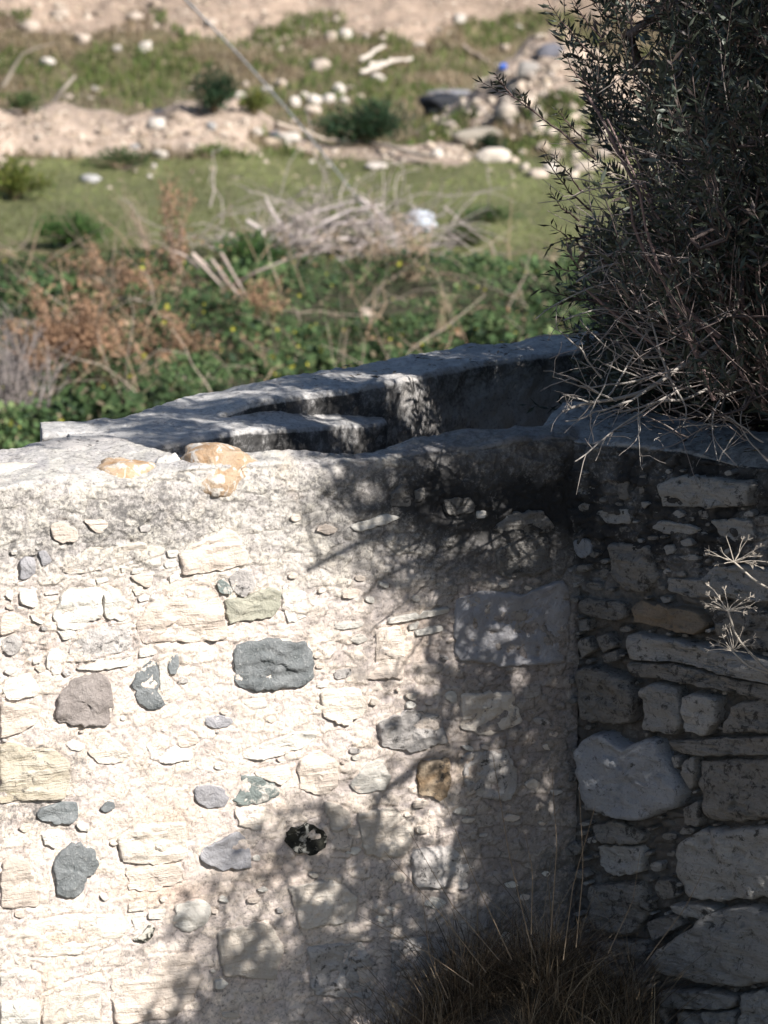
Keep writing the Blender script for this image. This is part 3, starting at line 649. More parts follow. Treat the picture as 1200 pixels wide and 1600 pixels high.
# far parapet, its lower ledge, the sunken passage between
def dispP(P, N, fm):
    return fbm(P, 5, 4, 91)*.016 + fbm(P, 30, 4, 93)*.007 + fm*fbm(P, 12, 3, 94)*.010
def colP(P, N, fm):
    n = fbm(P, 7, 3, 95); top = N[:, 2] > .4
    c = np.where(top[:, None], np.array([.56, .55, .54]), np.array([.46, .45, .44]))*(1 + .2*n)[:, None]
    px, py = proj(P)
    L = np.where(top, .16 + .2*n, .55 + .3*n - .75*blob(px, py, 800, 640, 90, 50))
    return c, np.clip(L, 0, 1)
far = empty('stone_parapet', tuple(at_z(600, 598, 0)[:2].tolist()) + (-3.0,), label='low grey stone parapet behind the near wall, its flat top in dappled shade', cat='parapet')
ff = [at_z(x, y, 0)[:2] for x, y in [(66, 662), (140, 655), (210, 648), (300, 640), (396, 631), (480, 618), (600, 598), (730, 570), (850, 553), (945, 541)]]
fb = [at_z(x, y, 0)[:2] for x, y in [(62, 642), (140, 637), (215, 622), (265, 606), (330, 595), (400, 594), (483, 583), (600, 561), (710, 543), (817, 527), (890, 520), (975, 511)]]
def ztopP(Q, b):
    x = Q[:, 0]
    return fbm(np.c_[Q, Q[:, 0]*0], 5, 3, 96)*.010 - .032*(1 - sstep(-.52, -.36, x))
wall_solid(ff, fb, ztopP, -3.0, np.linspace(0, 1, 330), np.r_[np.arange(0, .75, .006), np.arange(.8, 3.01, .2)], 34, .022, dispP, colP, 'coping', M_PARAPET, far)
def lz(x): return float(np.interp(x, [300, 400, 606], [-.032, -.022, -.10]))
lf = [at_z(x, y, lz(x))[:2] for x, y in [(120, 712), (300, 688), (410, 668), (470, 665), (560, 661), (606, 658)]]
lb = [at_z(x, y, 0)[:2] + np.array([-.03, .03]) for x, y in [(120, 656), (300, 640), (396, 631), (480, 618), (560, 604), (608, 597)]]
led = empty('stone_ledge', (float(lf[3][0]), float(lf[3][1]), -3), label='lower stone ledge stepping down in front of the shaded parapet', cat='ledge')
wall_solid(lf, lb, lambda Q, b: np.interp(Q[:, 0], [-.53, -.37, .01], [-.032, -.024, -.10]) + fbm(np.c_[Q, Q[:, 0]*0], 6, 3, 99)*.008, -3.0, np.linspace(0, 1, 190), np.r_[np.arange(0, .3, .006), np.arange(.35, 2.96, .2)], 22, .02, dispP, colP, 'ledge_slab', M_PARAPET, led)
pf = np.array([[-2.6, 9.0, -.7], [3.2, 9.2, -.7], [3.2, 13.0, -.7], [.9, 12.2, -.7], [-.9, 10.5, -.7], [-2.6, 9.6, -.7]])
pf = np.array([[-1.2, 9.75, -.7], [.5, 10.5, -.7], [1.4, 9.9, -.7], [3.2, 9.4, -.7], [3.2, 12.5, -.7], [.9, 12.0, -.7], [-.9, 10.35, -.7]])
obj('passage_floor', mesh_from('passage_floor', np.vstack([pf, pf - [0, 0, 2.3]]), [tuple(range(7))] + [(i, i+7, (i+1) % 7+7, (i+1) % 7) for i in range(7)], M_GROUND, np.tile([.16, .14, .12], (14, 1))), None, kind='structure')
#PART2
# ------------------------------------------------------------------ terrain
def H(x, y):
    P = np.stack([x, y, 0*x], -1)
    h = -3.0 + fbm(P, .12, 3, 201)*.12 + fbm(P, .9, 4, 202)*.05
    h = h + sstep(52, 62, y + 2*fbm(P, .2, 2, 203))*2.6 + np.clip(y - 60, 0, 400)*.16 + sstep(52, 60, y)*(fbm(P, .55, 5, 204, .6)*1.5)
    # loose spoil bank crossing the field at left, its low tail to the right
    yc = 43.4 + .25*(x + 2.4) + fbm(P, .3, 2, 205)*.5
    h = h + .55*np.exp(-((y - yc)/1.5)**2)*(1 - sstep(-2.0, -.6, x))*(1 + .4*fbm(P, 2.2, 3, 206)) + .16*np.exp(-((y - 42.9 + .4*x)/.7)**2)*sstep(-2.2, -1.4, x)*(1 - sstep(.6, 1.3, x))
    # heap of rubble by the bush
    h = h + 1.1*np.exp(-(((x - 2.1)/1.2)**2 + ((y - 45.4)/2.1)**2))*(1 + .45*fbm(P, 1.6, 4, 207, .6))
    # ground before and around the walls
    near = 1 - sstep(13.5, 17, y + 0*x)
    f = ZG + .55*np.exp(-(((x - .42)/.55)**2 + ((y - 9.85)/.5)**2)) + fbm(P, 1.2, 3, 208)*.05
    front = 1 - sstep(10.0, 10.25, y - np.where(x < .49, (x-.49)*tL[1]/tL[0], (x-.49)*tR[1]/tR[0]))
    h = np.where(y < 13.5, np.where(front > .5, f, -3.0), h*(1-near) + -3.0*near)
    return h
def ghit_slow(px, py):
    d = ray(px, py); t = np.full(np.shape(d)[:-1], 22.0); hit = np.zeros(t.shape, bool)
    for _ in range(260):
        x, y, z = d[..., 0]*t, d[..., 1]*t, CH + d[..., 2]*t
        hit |= z < H(x, y); t = np.where(hit, t, t + .25)
        if hit.all(): break
    lo, hi = t - .25, t
    for _ in range(6):
        m = (lo+hi)/2; b = CH + d[..., 2]*m < H(d[..., 0]*m, d[..., 1]*m); hi = np.where(b, m, hi); lo = np.where(b, lo, m)
    return d[..., 1]*hi
GX, GY = np.arange(-1500, 2701, 20.0), np.arange(-40, 781, 7.0)
GT = ghit_slow(*np.meshgrid(GX, GY))
def ghit(px, py):
    px = np.asarray(px, float); py = np.asarray(py, float)
    u = np.clip((px-GX[0])/20, 0, len(GX)-1.001); v = np.clip((py-GY[0])/7, 0, len(GY)-1.001); i, j = u.astype(int), v.astype(int); a, b = u-i, v-j
    yd = (GT[j, i]*(1-a) + GT[j, i+1]*a)*(1-b) + (GT[j+1, i]*(1-a) + GT[j+1, i+1]*a)*b
    d = ray(px, py); t = yd/d[..., 1]; x = d[..., 0]*t
    return np.stack([x, yd, H(x, yd)], -1)
def gpx_m(P): return FPX/np.asarray(P)[..., 1]          # photo pixels per metre at that spot
def grid_mesh(xs, ys, hf, cf, name, mat):
    X, Y = np.meshgrid(xs, ys); Z = hf(X, Y); V = np.stack([X, Y, Z], -1).reshape(-1, 3)
    i = np.arange(len(xs)*len(ys)).reshape(len(ys), len(xs))
    F = np.stack([i[:-1, :-1], i[:-1, 1:], i[1:, 1:], i[1:, :-1]], -1).reshape(-1, 4)
    return mesh_from(name, V, F, mat, cf(V), True)
def zones(V):
    """masks over the ground: bare soil, spoil bank, lawn, undergrowth"""
    px, py = proj(V); n = fbm(V, .6, 4, 210); n2 = fbm(V, 2.5, 3, 211)
    bank = np.exp(-((V[:, 1] - (43.2 + .25*(V[:, 0]+2.4)))/1.7)**2)*(1 - sstep(-1.9, -.9, V[:, 0] + .5*n)) > .5 + .3*n2
    tail = (np.exp(-((V[:, 1] - 42.9 + .4*V[:, 0])/.55)**2)*sstep(-2.2, -1.4, V[:, 0])*(1 - sstep(.6, 1.3, V[:, 0]))) > .5 + .3*n2
    heap = np.exp(-(((V[:, 0] - 2.1)/1.1)**2 + ((V[:, 1] - 45.8)/1.7)**2)) > .16 + .2*n2
    cliff = py < 62 + 70*n + 22*n2 + 55*sstep(350, 900, px)*0 - 25*blob(px, py, 760, 60, 120, 80)
    return px, py, bank | tail | heap, cliff, n, n2
def gcol(V):
    px, py, soil, cliff, n, n2 = zones(V)
    beige = np.where((soil & ~cliff)[:, None], np.array([.35, .275, .22]), np.array([.29, .22, .17]))*(1 + .4*n2[:, None] + .3*n[:, None]); scrub = np.array([.125, .105, .06]); lawn = np.array([.125, .13, .06])*(1 + .45*n[:, None] + .3*n2[:, None]); dark = np.array([.055, .05, .03])
    c = np.where((py < 235 + 30*n)[:, None], scrub + .10*np.clip(n2, 0, 1)[:, None]*np.array([1, .8, .6]), lawn)
    k = sstep(370, 430, py + 20*n)[:, None]; c = c*(1-k) + dark*k
    c = np.where((V[:, 1] < 20)[:, None], np.array([.10, .085, .065]), c)
    c = np.where((soil | cliff)[:, None], beige, c)
    return c
gx = np.r_[-300, -150, -80, -45, -28, -18, -12, np.arange(-8, 8.01, .07), 12, 18, 28, 45, 80, 150, 300]
gy = np.r_[-60, -20, 0, 4, 7, np.arange(8, 13.6, .1), 14, 16, 18, 20, 22, 24, np.arange(26, 66, .09), np.arange(66.5, 90, 1.0), 100, 130, 180, 260, 400]
obj('field', grid_mesh(gx, gy, H, gcol, 'field', M_GROUND), None, kind='structure')

# ------------------------------------------------------------------ scatter builders
def unit(v): return v/(np.linalg.norm(v, axis=-1, keepdims=True) + 1e-12)
def blades(P, h, wd, lean, col, name, mat, seg=2):
    """grass blades: tapering bent ribbons; P base, h height, wd width, lean sideways reach (all per blade)"""
    n = len(P); a = rng.uniform(0, 6.283, n); side = np.stack([np.cos(a), np.sin(a), 0*a], -1)
    b = a + math.pi/2 + rng.normal(0, .5, n); out = np.stack([np.cos(b), np.sin(b), 0*b], -1)
    V = []; ts = np.linspace(0, 1, seg+1)
    for t in ts[:-1]:
        c = P + out*(lean*t*t)[:, None] + np.array([0, 0, 1])*(h*t*(1-.15*t))[:, None]; wv = side*(wd*(1 - .55*t)/2)[:, None]
        V += [c - wv, c + wv]
    V.append(P + out*lean[:, None] + np.array([0, 0, 1])*(h*.85)[:, None])
    m = len(V); V = np.stack(V, 1).reshape(-1, 3); base = np.arange(n)*m; F = []
    for k in range(seg-1): F += [np.stack([base+2*k, base+2*k+1, base+2*k+3], -1), np.stack([base+2*k, base+2*k+3, base+2*k+2], -1)]
    k = seg-1; F.append(np.stack([base+2*k, base+2*k+1, base+2*k+2], -1))
    return mesh_from(name, V, np.vstack(F), mat, np.repeat(col, m, 0))
def leaves(P, D, L, W, col, name, mat, upv=None, fold=.25):
    """leaf quads from the stalk end P along D"""
    n = len(P); D = unit(D); r = rng.normal(size=(n, 3)) if upv is None else upv
    S = unit(np.cross(D, r)); N = np.cross(S, D)
    V = np.stack([P, P + D*(L*.45)[:, None] + S*(W/2)[:, None] + N*(W*fold)[:, None], P + D*L[:, None], P + D*(L*.45)[:, None] - S*(W/2)[:, None] + N*(W*fold)[:, None]], 1).reshape(-1, 3)
    b = np.arange(n)*4; F = np.vstack([np.stack([b, b+1, b+2], -1), np.stack([b, b+2, b+3], -1)])
    return mesh_from(name, V, F, mat, np.repeat(col, 4, 0))
def tubes(paths, name, mat, col, k=4):
    """paths: list of (points Nx3, radii N, colour or None)"""
    V, F, C = [], [], []; o = 0
    for pts, rad, cc in paths:
        pts = np.asarray(pts, float); n = len(pts); T = unit(np.gradient(pts, axis=0))
        r = np.array([0, 0, 1.0]) if abs(T[0, 2]) < .9 else np.array([1.0, 0, 0])
        A = unit(np.cross(T, r)); B = np.cross(T, A)
        for q in range(k):
            a = 6.2832*q/k; V.append(pts + (A*math.cos(a) + B*math.sin(a))*np.asarray(rad)[:, None])
        for i in range(n-1):
            for q in range(k):
                a, b = o + q*n + i, o + ((q+1) % k)*n + i; F.append((a, b, b+1, a+1))
        C.append(np.tile(col if cc is None else cc, (n*k, 1))); o += n*k
    return mesh_from(name, np.vstack(V), np.array(F), mat, np.vstack(C), True)
def wander(p, d, L, n, jit, sag=0.0, seed=None):
    g = np.random.default_rng(seed); pts = [np.array(p, float)]; d = np.array(d, float); d /= np.linalg.norm(d)
    for i in range(n):
        d = d + g.normal(0, jit, 3) + np.array([0, 0, -sag]); d /= np.linalg.norm(d); pts.append(pts[-1] + d*L/n)
    return np.array(pts)
def pick(cols, n, p=None, var=.25):
    c = np.array(cols)[rng.choice(len(cols), n, p=p)]; return c*rng.uniform(1-var, 1+var, (n, 1))

# ------------------------------------------------------------------ the big olive bush on the corner
LDIR = -SUNV; ROOT = np.array([1.5, 10.55, -.72])
vis_y = [-400, 0, 60, 100, 160, 205, 250, 300, 350, 400, 450, 500, 560, 600, 640, 655]
vis_x = [855, 858, 875, 880, 885, 905, 905, 885, 872, 868, 885, 960, 1030, 1060, 1085, 1100]
sh_y = [640, 700, 800, 900, 1000, 1100, 1200, 1280, 1350, 1500, 1650]
sh_x = [560, 545, 570, 620, 630, 630, 580, 450, 370, 290, 255]
def left_hit(M):
    n = np.array([nL[0], nL[1], 0]); A3 = np.array([LA[0], LA[1], 0])
    t = ((A3 - M) @ n)/(LDIR @ n); return M + LDIR*t[:, None], t
def cover(wx, wy):
    """how closed the crown is for the light that falls on this spot of the left wall"""
    sb = np.interp(wy, sh_y, sh_x); c = np.interp(wx - sb, [-190, -100, 0, 90, 190], [0, .16, .50, .78, .93])
    for bx, by, rx, ry, k in [(750, 935, 45, 32, .55), (790, 1012, 34, 30, .45), (630, 1000, 55, 60, .35), (690, 1160, 60, 40, .35), (785, 1180, 28, 40, .5), (865, 1270, 28, 65, .45), (640, 1250, 60, 50, .3),
                              (790, 790, 35, 80, .4), (845, 865, 38, 26, .5), (640, 880, 60, 30, .3), (640, 770, 50, 60, .38), (720, 850, 60, 18, .3), (860, 760, 30, 60, .3), (700, 990, 40, 40, .25), (560, 1160, 40, 50, .3), (760, 1080, 30, 25, .3), (830, 1380, 30, 40, .3), (560, 1340, 50, 50, .2), (690, 1330, 40, 60, .35), (660, 1440, 40, 50, .3), (420, 1480, 50, 40, .2)]:
        c = c - k*blob(wx, wy, bx, by, rx, ry)
    return c
def bush_prob(M):
    px, py = proj(M); g = fbm(M, 2.2, 3, 301)
    p = np.ones(len(M))
    vb = np.interp(py, vis_y, vis_x); v = (px - vb)/60 + .9*g
    p *= np.where(py < 655, np.clip(v, 0, 1), 1)
    p *= np.where((py >= 655) & (px < 1240), 0, 1) * np.where((px < 1250) & (M[:, 1] < 9.25), 0, 1)
    gp = fbm(np.stack([px/60, py/75, M[:, 1]*.6], -1), 1.0, 3, 309); p *= np.where((px < 1060) & (py < 420), np.clip(1 - 5*(gp - .06), .06, 1), 1)
    p *= np.where((px > 900) & (px < 1130) & (py > 540) & (M[:, 1] < 10.3), .25, 1)
    Hh, t = left_hit(M); wx, wy = proj(Hh); on = (t > 0) & (Hh[:, 2] < .0)
    q = sstep(.06, .3, cover(wx, wy) + .25*g)
    p *= np.where(on & (wy > 640), q*.52, 1)
    tz = -M[:, 2]/LDIR[2]; Q = M + LDIR*tz[:, None]; qx, qy = proj(Q)
    dl = (Q[:, :2] - LA) @ np.array([-nL[0], -nL[1]])            # distance behind the left face line
    topL = (~on) & (dl > -.05) & (dl < .32) & (Q[:, 0] < .5)
    p *= np.where(topL, np.clip((Q[:, 0] + .22)/.25, 0.0, .55), 1)
    farL = (~on) & (dl >= .32) & (dl < 1.8) & (Q[:, 0] < -1.15)
    p *= np.where(farL, 0, 1)
    p *= np.where((~on) & (dl >= .32) & (dl < 1.8) & (Q[:, 0] < .75) & (Q[:, 0] > -1.15), np.clip(.36 + 2.4*fbm(Q*[1, 3, 1], 4.0, 3, 302), .02, 1), 1)
    # light that reaches the dry twigs at the foot and the dry umbels
    for yy, bx, f in ((9.75, (890, 1110, 500, 700), .30), (9.35, (1085, 1215, 820, 1070), .10)):
        t2 = (yy - M[:, 1])/LDIR[1]; S = M + LDIR*t2[:, None]; sx, sy = proj(S)
        p *= np.where((t2 > 0) & (sx > bx[0]) & (sx < bx[1]) & (sy > bx[2]) & (sy < bx[3]), f, 1)
    # keep clear of the masonry
    inside = (M[:, 2] < .05) & (((M[:, :2] - LB) @ nR) < .06)
    p *= np.where(inside, 0, 1)
    r = np.linalg.norm((M - np.array([1.85, 9.55, .9]))/np.array([1.8, 2.3, 1.9]), axis=1)
    p *= np.clip((1.12 - np.where(M[:, 1] > 10.5, r*.85, r))/.2, 0, 1)
    return p*np.where(on & (wy > 640), 1, np.clip(1.0 + 1.1*g, .25, 1))
N0 = 80000
cand = np.c_[rng.uniform(.3, 3.4, N0), rng.uniform(7.3, 11.9, N0), rng.uniform(-.8, 2.8, N0)]
# sample more where the camera looks into the bush
N1 = 8500
cy_ = rng.uniform(9.3, 11.6, N1); cp = at_depth(rng.uniform(840, 1300, N1), rng.uniform(-60, 700, N1), cy_)
cq = at_depth(rng.uniform(965, 1300, 5000), rng.uniform(430, 690, 5000), rng.uniform(10.5, 12.0, 5000)); cand = np.vstack([cand, cp, cq]); pr = bush_prob(cand)
low = (np.arange(len(cand)) >= N0+N1) & (cand[:, 2] > -.6) & (proj(cand)[0] > 975); pr = np.where(low, .5, pr)
dirs = unit(unit(cand - np.array([1.6, 10.3, -.4]))*.9 + np.array([-.12, -.05, .45]) + rng.normal(0, .35, cand.shape))
Ltw = rng.uniform(.13, .26, len(cand)); tips = cand + dirs*Ltw[:, None]
pr = np.where(low, pr, np.minimum(pr, np.clip(bush_prob(tips)*3, 0, 1)))
keep = rng.uniform(0, 1, len(cand)) < pr*np.where(proj(cand)[0] < 1230, .50, 1.0)
TB, TD, TL = cand[keep], dirs[keep], Ltw[keep]
print('twigs', len(TB))
bush = empty('olive_bush', tuple(ROOT.tolist()), label='large dark wild olive bush spilling over the corner of the walls', cat='bush')
# skeleton: join every twig to the nearest wood already grown
order = np.argsort(np.linalg.norm(TB - ROOT, axis=1)); cap = 160000
from mathutils import kdtree
nodes = np.zeros((cap, 3)); parent = np.full(cap, -1); nodes[0] = ROOT; nn = 1
ends = []; kd = None
for it, idx in enumerate(order):
    if kd is None or it % 60 == 0:
        kd = kdtree.KDTree(nn)
        for q in range(nn): kd.insert(nodes[q], q)
        kd.balance()
    b = TB[idx]; best = kd.find(b); j = best[1]
    seg = b - nodes[j]; Ls = np.linalg.norm(seg); k = max(1, int(Ls/.13)); prev = j; side = rng.normal(0, .05, 3)*Ls
    for q in range(1, k+1):
        if nn >= cap: break
        t = q/k; nodes[nn] = nodes[j] + seg*t + side*math.sin(math.pi*t); parent[nn] = prev; prev = nn; nn += 1
    ends.append(prev)
cnt = np.zeros(nn); 
for e in ends: cnt[e] += 1
for i in range(nn-1, 0, -1): cnt[parent[i]] += cnt[i]
rad = .0013*np.maximum(cnt, 1)**.44
i1 = np.arange(1, nn); A, B = nodes[parent[i1]], nodes[i1]; T = unit(B - A); S = unit(np.cross(T, rng.normal(size=T.shape))); U = np.cross(T, S)
def prisms(A, B, S, U, ra, rb, k=4):
    V = []
    for P, r in ((A, ra), (B, rb)):
        for q in range(k): V.append(P + (S*math.cos(6.2832*q/k) + U*math.sin(6.2832*q/k))*r[:, None])
    V = np.stack(V, 1).reshape(-1, 3); b = np.arange(len(A))*2*k
    F = np.vstack([np.stack([b+q, b+(q+1) % k, b+k+(q+1) % k, b+k+q], -1) for q in range(k)])
    return V, F
ra, rb = rad[parent[i1]], rad[i1]; ra = np.minimum(ra, rb*1.6)
thick = rb > .0075
barkc = lambda n: pick([(.12, .095, .088), (.10, .075, .07), (.15, .13, .12)], n)
for nm, msk, k in (('branch', thick, 7), ('twigs', ~thick, 4)):
    V, F = prisms(A[msk], B[msk], S[msk], U[msk], ra[msk], rb[msk], k)
    o = obj(nm, mesh_from(nm, V, F, M_BARK, np.repeat(barkc(msk.sum()), 2*k, 0), True), bush)
    if nm == 'twigs': o['kind'] = 'stuff'
# a few stout boughs whose shadows cross the lit wall
def bough(pts, t0, t1, r, n=18):
    H_ = plane_hit(np.array([p[0] for p in pts], float), np.array([p[1] for p in pts], float), LA, LB); H_ = resample(H_, n)
    return H_ + SUNV*np.linspace(t0, t1, n)[:, None], np.linspace(r*.45, r, n), None
for pts, t0, t1, r in [([(478, 892), (520, 870), (560, 848), (610, 836), (680, 832), (745, 826), (860, 800)], 2.0, 2.3, .014), ([(470, 778), (485, 830), (500, 880), (540, 862)], 2.0, 2.1, .007), ([(575, 735), (610, 775), (650, 810), (700, 825)], 2.0, 2.2, .010),
                      ([(718, 792), (730, 745), (742, 700), (750, 660)], 1.7, 1.9, .015), ([(510, 700), (525, 750), (545, 800)], 2.0, 2.0, .007), 
                      ([(430, 1340), (460, 1400), (500, 1460), (560, 1500), (640, 1530)], 2.5, 2.7, .014), ([(500, 1240), (520, 1300), (540, 1380), (560, 1440)], 2.4, 2.5, .010),
                      ([(560, 940), (600, 900), (660, 870)], 2.0, 2.1, .009), ([(640, 1600), (660, 1480), (700, 1380), (720, 1300)], 2.3, 2.6, .016)]:
    obj('branch', tubes([bough(pts, t0, t1, r)], 'branch', M_BARK, (.12, .095, .088), 6), bush)
# shoots with their leaves
n = len(TB); ts = np.array([0, .35, .7, 1.0]); bend = rng.normal(0, .12, (n, 3)) + [0, 0, .10]
def shoot(t): t = np.asarray(t)[..., None]; return TB[:, None]*1.0 + TD[:, None]*TL[:, None, None]*t + bend[:, None]*TL[:, None, None]*t*t
C4 = shoot(np.tile(ts, (n, 1))); Vs, Fs = [], []; off = 0
for a in range(3):
    Aa, Bb = C4[:, a], C4[:, a+1]; T = unit(Bb-Aa); S = unit(np.cross(T, np.array([.3, .2, 1.0]))); U = np.cross(T, S)
    V, F = prisms(Aa, Bb, S, U, np.full(n, .0017 - .0004*a), np.full(n, .0013 - .0004*a), 3); Vs.append(V); Fs.append(F+off); off += len(V)
V = np.vstack(Vs); obj('shoots', mesh_from('shoots', V, np.vstack(Fs), M_BARK, np.tile([.15, .115, .105], (len(V), 1))), bush, kind='stuff')
KL = 26; tt = np.clip(np.linspace(.12, 1.0, KL)[None] + rng.normal(0, .015, (n, KL)), 0, 1); LP = shoot(tt); TDr = np.repeat(TD[:, None], KL, 1)
ax = unit(np.cross(TD, np.array([.2, .3, 1.0]))); bx = np.cross(TD, ax); ph = rng.uniform(0, 6.28, (n, 1)) + np.arange(KL)[None]*math.pi + (np.arange(KL)//2)[None]*1.4 + rng.normal(0, .4, (n, KL))
LD = TDr*rng.uniform(.5, 1.2, (n, KL, 1)) + ax[:, None]*np.cos(ph)[..., None] + bx[:, None]*np.sin(ph)[..., None]
kp = rng.uniform(0, 1, (n, KL)) < .90
h_, t_h = left_hit((LP + unit(LD)*.019).reshape(-1, 3)); wx_, wy_ = proj(h_); onw = (t_h > 0) & (h_[:, 2] < .02) & (wx_ < 900) & (wx_ > -100)
fn = .85*(vnoise(np.stack([wx_/14, wy_/18, 0*wx_], -1), 401) - .5) + .55*(vnoise(np.stack([wx_/34, wy_/44, 0*wx_], -1), 402) - .5) + .5*(vnoise(np.stack([wx_/90, wy_/110, 0*wx_], -1), 403) - .5)
n3 = np.array([nR[0], nR[1], 0]); tr_ = ((np.array([LB[0], LB[1], 0]) - LP.reshape(-1, 3)) @ n3)/(LDIR @ n3)
hr = LP.reshape(-1, 3) + LDIR*tr_[:, None]; rx_, ry_ = proj(hr); onr = (tr_ > 0) & (hr[:, 2] < -.03) & (rx_ > 960) & (rx_ < 1400) & ~onw
kp &= ~(onr & (vnoise(np.stack([rx_/45, ry_/34, 0*rx_], -1), 411) > .80 - .12*sstep(1050, 1180, rx_))).reshape(n, KL)
kp &= (~onw | (fn < (cover(wx_, wy_) - .69 + .05*sstep(680, 800, wx_))*1.05)).reshape(n, KL)
LP, LD = LP[kp], LD[kp]; m = len(LP); print('leaves', m)
LL = rng.uniform(.026, .052, m); LW = LL*rng.uniform(.19, .27, m)
lc = pick([(.048, .062, .042), (.068, .080, .056), (.115, .130, .108), (.066, .050, .044)], m, [.4, .3, .12, .18])
obj('leaves', leaves(LP, LD, LL, LW, lc, 'leaves', M_LEAF), bush, kind='stuff')

# hand-placed sprays that stick out of the bush on the left (a leafy sprig and long thin shoots)
def px_path(pts, y0, y1=None, n=None):
    y1 = y0 if y1 is None else y1; P = np.array([at_depth(x, y, y0 + (y1-y0)*i/(len(pts)-1)) for i, (x, y) in enumerate(pts)])
    return resample(P, n or len(pts)*3)
sprigs = [[(930, 250), (880, 210), (835, 175), (800, 150), (775, 140), (755, 128)], [(800, 150), (785, 132), (772, 118)], [(835, 175), (820, 160), (812, 148)],
          [(925, 330), (890, 300), (862, 262), (848, 232)], [(915, 220), (890, 195), (872, 172)], [(905, 345), (880, 328), (862, 300)], [(960, 420), (905, 385), (862, 352)],
          [(910, 300), (880, 262), (860, 240)], [(930, 90), (900, 60), (868, 20), (850, -5)], [(925, 140), (895, 110), (880, 80)], [(940, 60), (905, 20), (890, -20)],
          [(985, 500), (930, 470), (880, 462), (845, 450)], [(960, 450), (910, 425), (866, 420)], [(930, 370), (890, 372), (858, 385)], [(950, 470), (900, 468), (860, 478)]]
paths = []; P_, D_ = [], []
for k, s_ in enumerate(sprigs):
    c = px_path(s_, 10.1 + .1*(k % 3), 9.95 + .1*(k % 3), 14); c += rng.normal(0, .0015, c.shape); paths.append((c, np.linspace(.0032, .0010, 14), None))
    T = unit(np.gradient(c, axis=0))
    for i in range(3, 14):
        for sgn in (-1, 1):
            if rng.uniform() < .25: continue
            s3 = np.cross(T[i], [0, 1, 0.3])*sgn + rng.normal(0, .3, 3); P_.append(c[i]); D_.append(T[i]*.9 + s3*.7)
m = len(P_); LL = rng.uniform(.024, .042, m)
obj('shoots', tubes(paths, 'shoots', M_BARK, (.14, .10, .095)), bush, kind='stuff')
obj('leaves', leaves(np.array(P_), np.array(D_), LL, LL*.21, pick([(.045, .05, .032), (.06, .06, .045)], m), 'leaves', M_LEAF), bush, kind='stuff')

gs = np.random.default_rng(77)
for q in range(26):
    x0, y0 = gs.uniform(1060, 1230), gs.uniform(430, 640); a = math.radians(gs.uniform(98, 150)); L = gs.uniform(150, 430); pts = [(x0, y0)]
    for k in range(6):
        a += gs.normal(0, .10) - .02; x0 += math.cos(a)*L/6; y0 -= math.sin(a)*L/6; pts.append((x0, y0))
    if np.interp(pts[-1][1], vis_y, vis_x) > pts[-1][0] - 10: continue
    yy = gs.uniform(9.7, 10.05); r = gs.uniform(.0035, .0085)
    obj('branch', tubes([(px_path(pts, yy, yy - gs.uniform(0, .2), 20), np.linspace(r, r*.45, 20), None)], 'branch', M_BARK, (.24, .17, .16), 6), bush)
# dead grey twigs at the foot of the bush, over the wall top
dead = [
 ([(1150, 520), (1100, 555), (1060, 575), (1010, 610), (960, 625), (925, 628), (900, 635), (878, 640)], 9.85, 9.6, .0075),
 ([(1060, 575), (1010, 590), (970, 600), (930, 606), (905, 605)], 9.75, 9.62, .004), ([(960, 625), (930, 612), (905, 596), (885, 590)], 9.66, 9.56, .003),
 ([(925, 628), (900, 622), (880, 618)], 9.62, 9.55, .0025), ([(1010, 610), (975, 632), (940, 640), (912, 652), (880, 660)], 9.7, 9.55, .0035),
 ([(1080, 600), (1020, 632), (980, 658), (945, 685), (915, 712), (897, 722)], 9.75, 9.5, .0035),
 ([(1040, 580), (990, 568), (948, 545), (905, 500), (862, 505)][:4], 9.8, 9.7, .0028),
 ([(940, 590), (915, 555), (890, 528), (860, 508)], 9.8, 9.7, .0028),
 ([(1000, 590), (960, 575), (925, 560), (862, 587)][:3], 9.7, 9.6, .0025), ([(935, 612), (905, 602), (860, 586)], 9.66, 9.55, .0026),
 ([(1110, 440), (1040, 452), (980, 440), (925, 446), (880, 470), (836, 494)], 9.9, 9.65, .0030), ([(1100, 500), (1050, 520), (1010, 515), (960, 500)], 9.85, 9.7, .003),
 ([(1160, 560), (1120, 600), (1075, 625), (1030, 628), (990, 640), (965, 642)], 9.8, 9.6, .0050), ([(1045, 590), (1025, 530), (1010, 480), (1000, 452), (985, 420)], 9.72, 9.8, .0036),
 ([(1045, 590), (1075, 640), (1068, 665), (1060, 668)], 9.72, 9.6, .003), ([(1180, 600), (1125, 620), (1110, 660), (1118, 700), (1122, 722)], 9.75, 9.5, .003),
 ([(1122, 722), (1140, 690), (1152, 670)], 9.5, 9.5, .0024), ([(1000, 650), (1000, 675), (992, 690)], 9.6, 9.55, .002), ([(998, 620), (998, 690), (1001, 735)], 9.6, 9.5, .0015),
 ([(1068, 665), (1105, 664), (1140, 667)], 9.6, 9.6, .002), ([(975, 540), (1000, 560), (1075, 555)], 9.7, 9.8, .003), ([(950, 620), (970, 590), (1010, 520), (1030, 490)], 9.68, 9.8, .003),
 ([(920, 650), (945, 600), (960, 560)], 9.6, 9.65, .0024), ([(1060, 668), (1035, 680), (1020, 690)], 9.6, 9.5, .002), ([(1190, 690), (1150, 660), (1120, 640)], 9.6, 9.7, .003),
 ([(1200, 720), (1170, 690), (1155, 660), (1165, 620)], 9.6, 9.7, .003), ([(900, 440), (930, 420), (1010, 400), (1080, 395)], 9.8, 9.9, .0026), ([(880, 500), (940, 480), (1000, 492), (1060, 500)], 9.75, 9.85, .0022),
]
g = np.random.default_rng(5)
dw = empty('dead_branches', tuple(at_depth(1150, 560, 9.85).tolist()), label='tangle of bare grey dead twigs hanging over the wall top at the corner', cat='dead branches')
thin = []
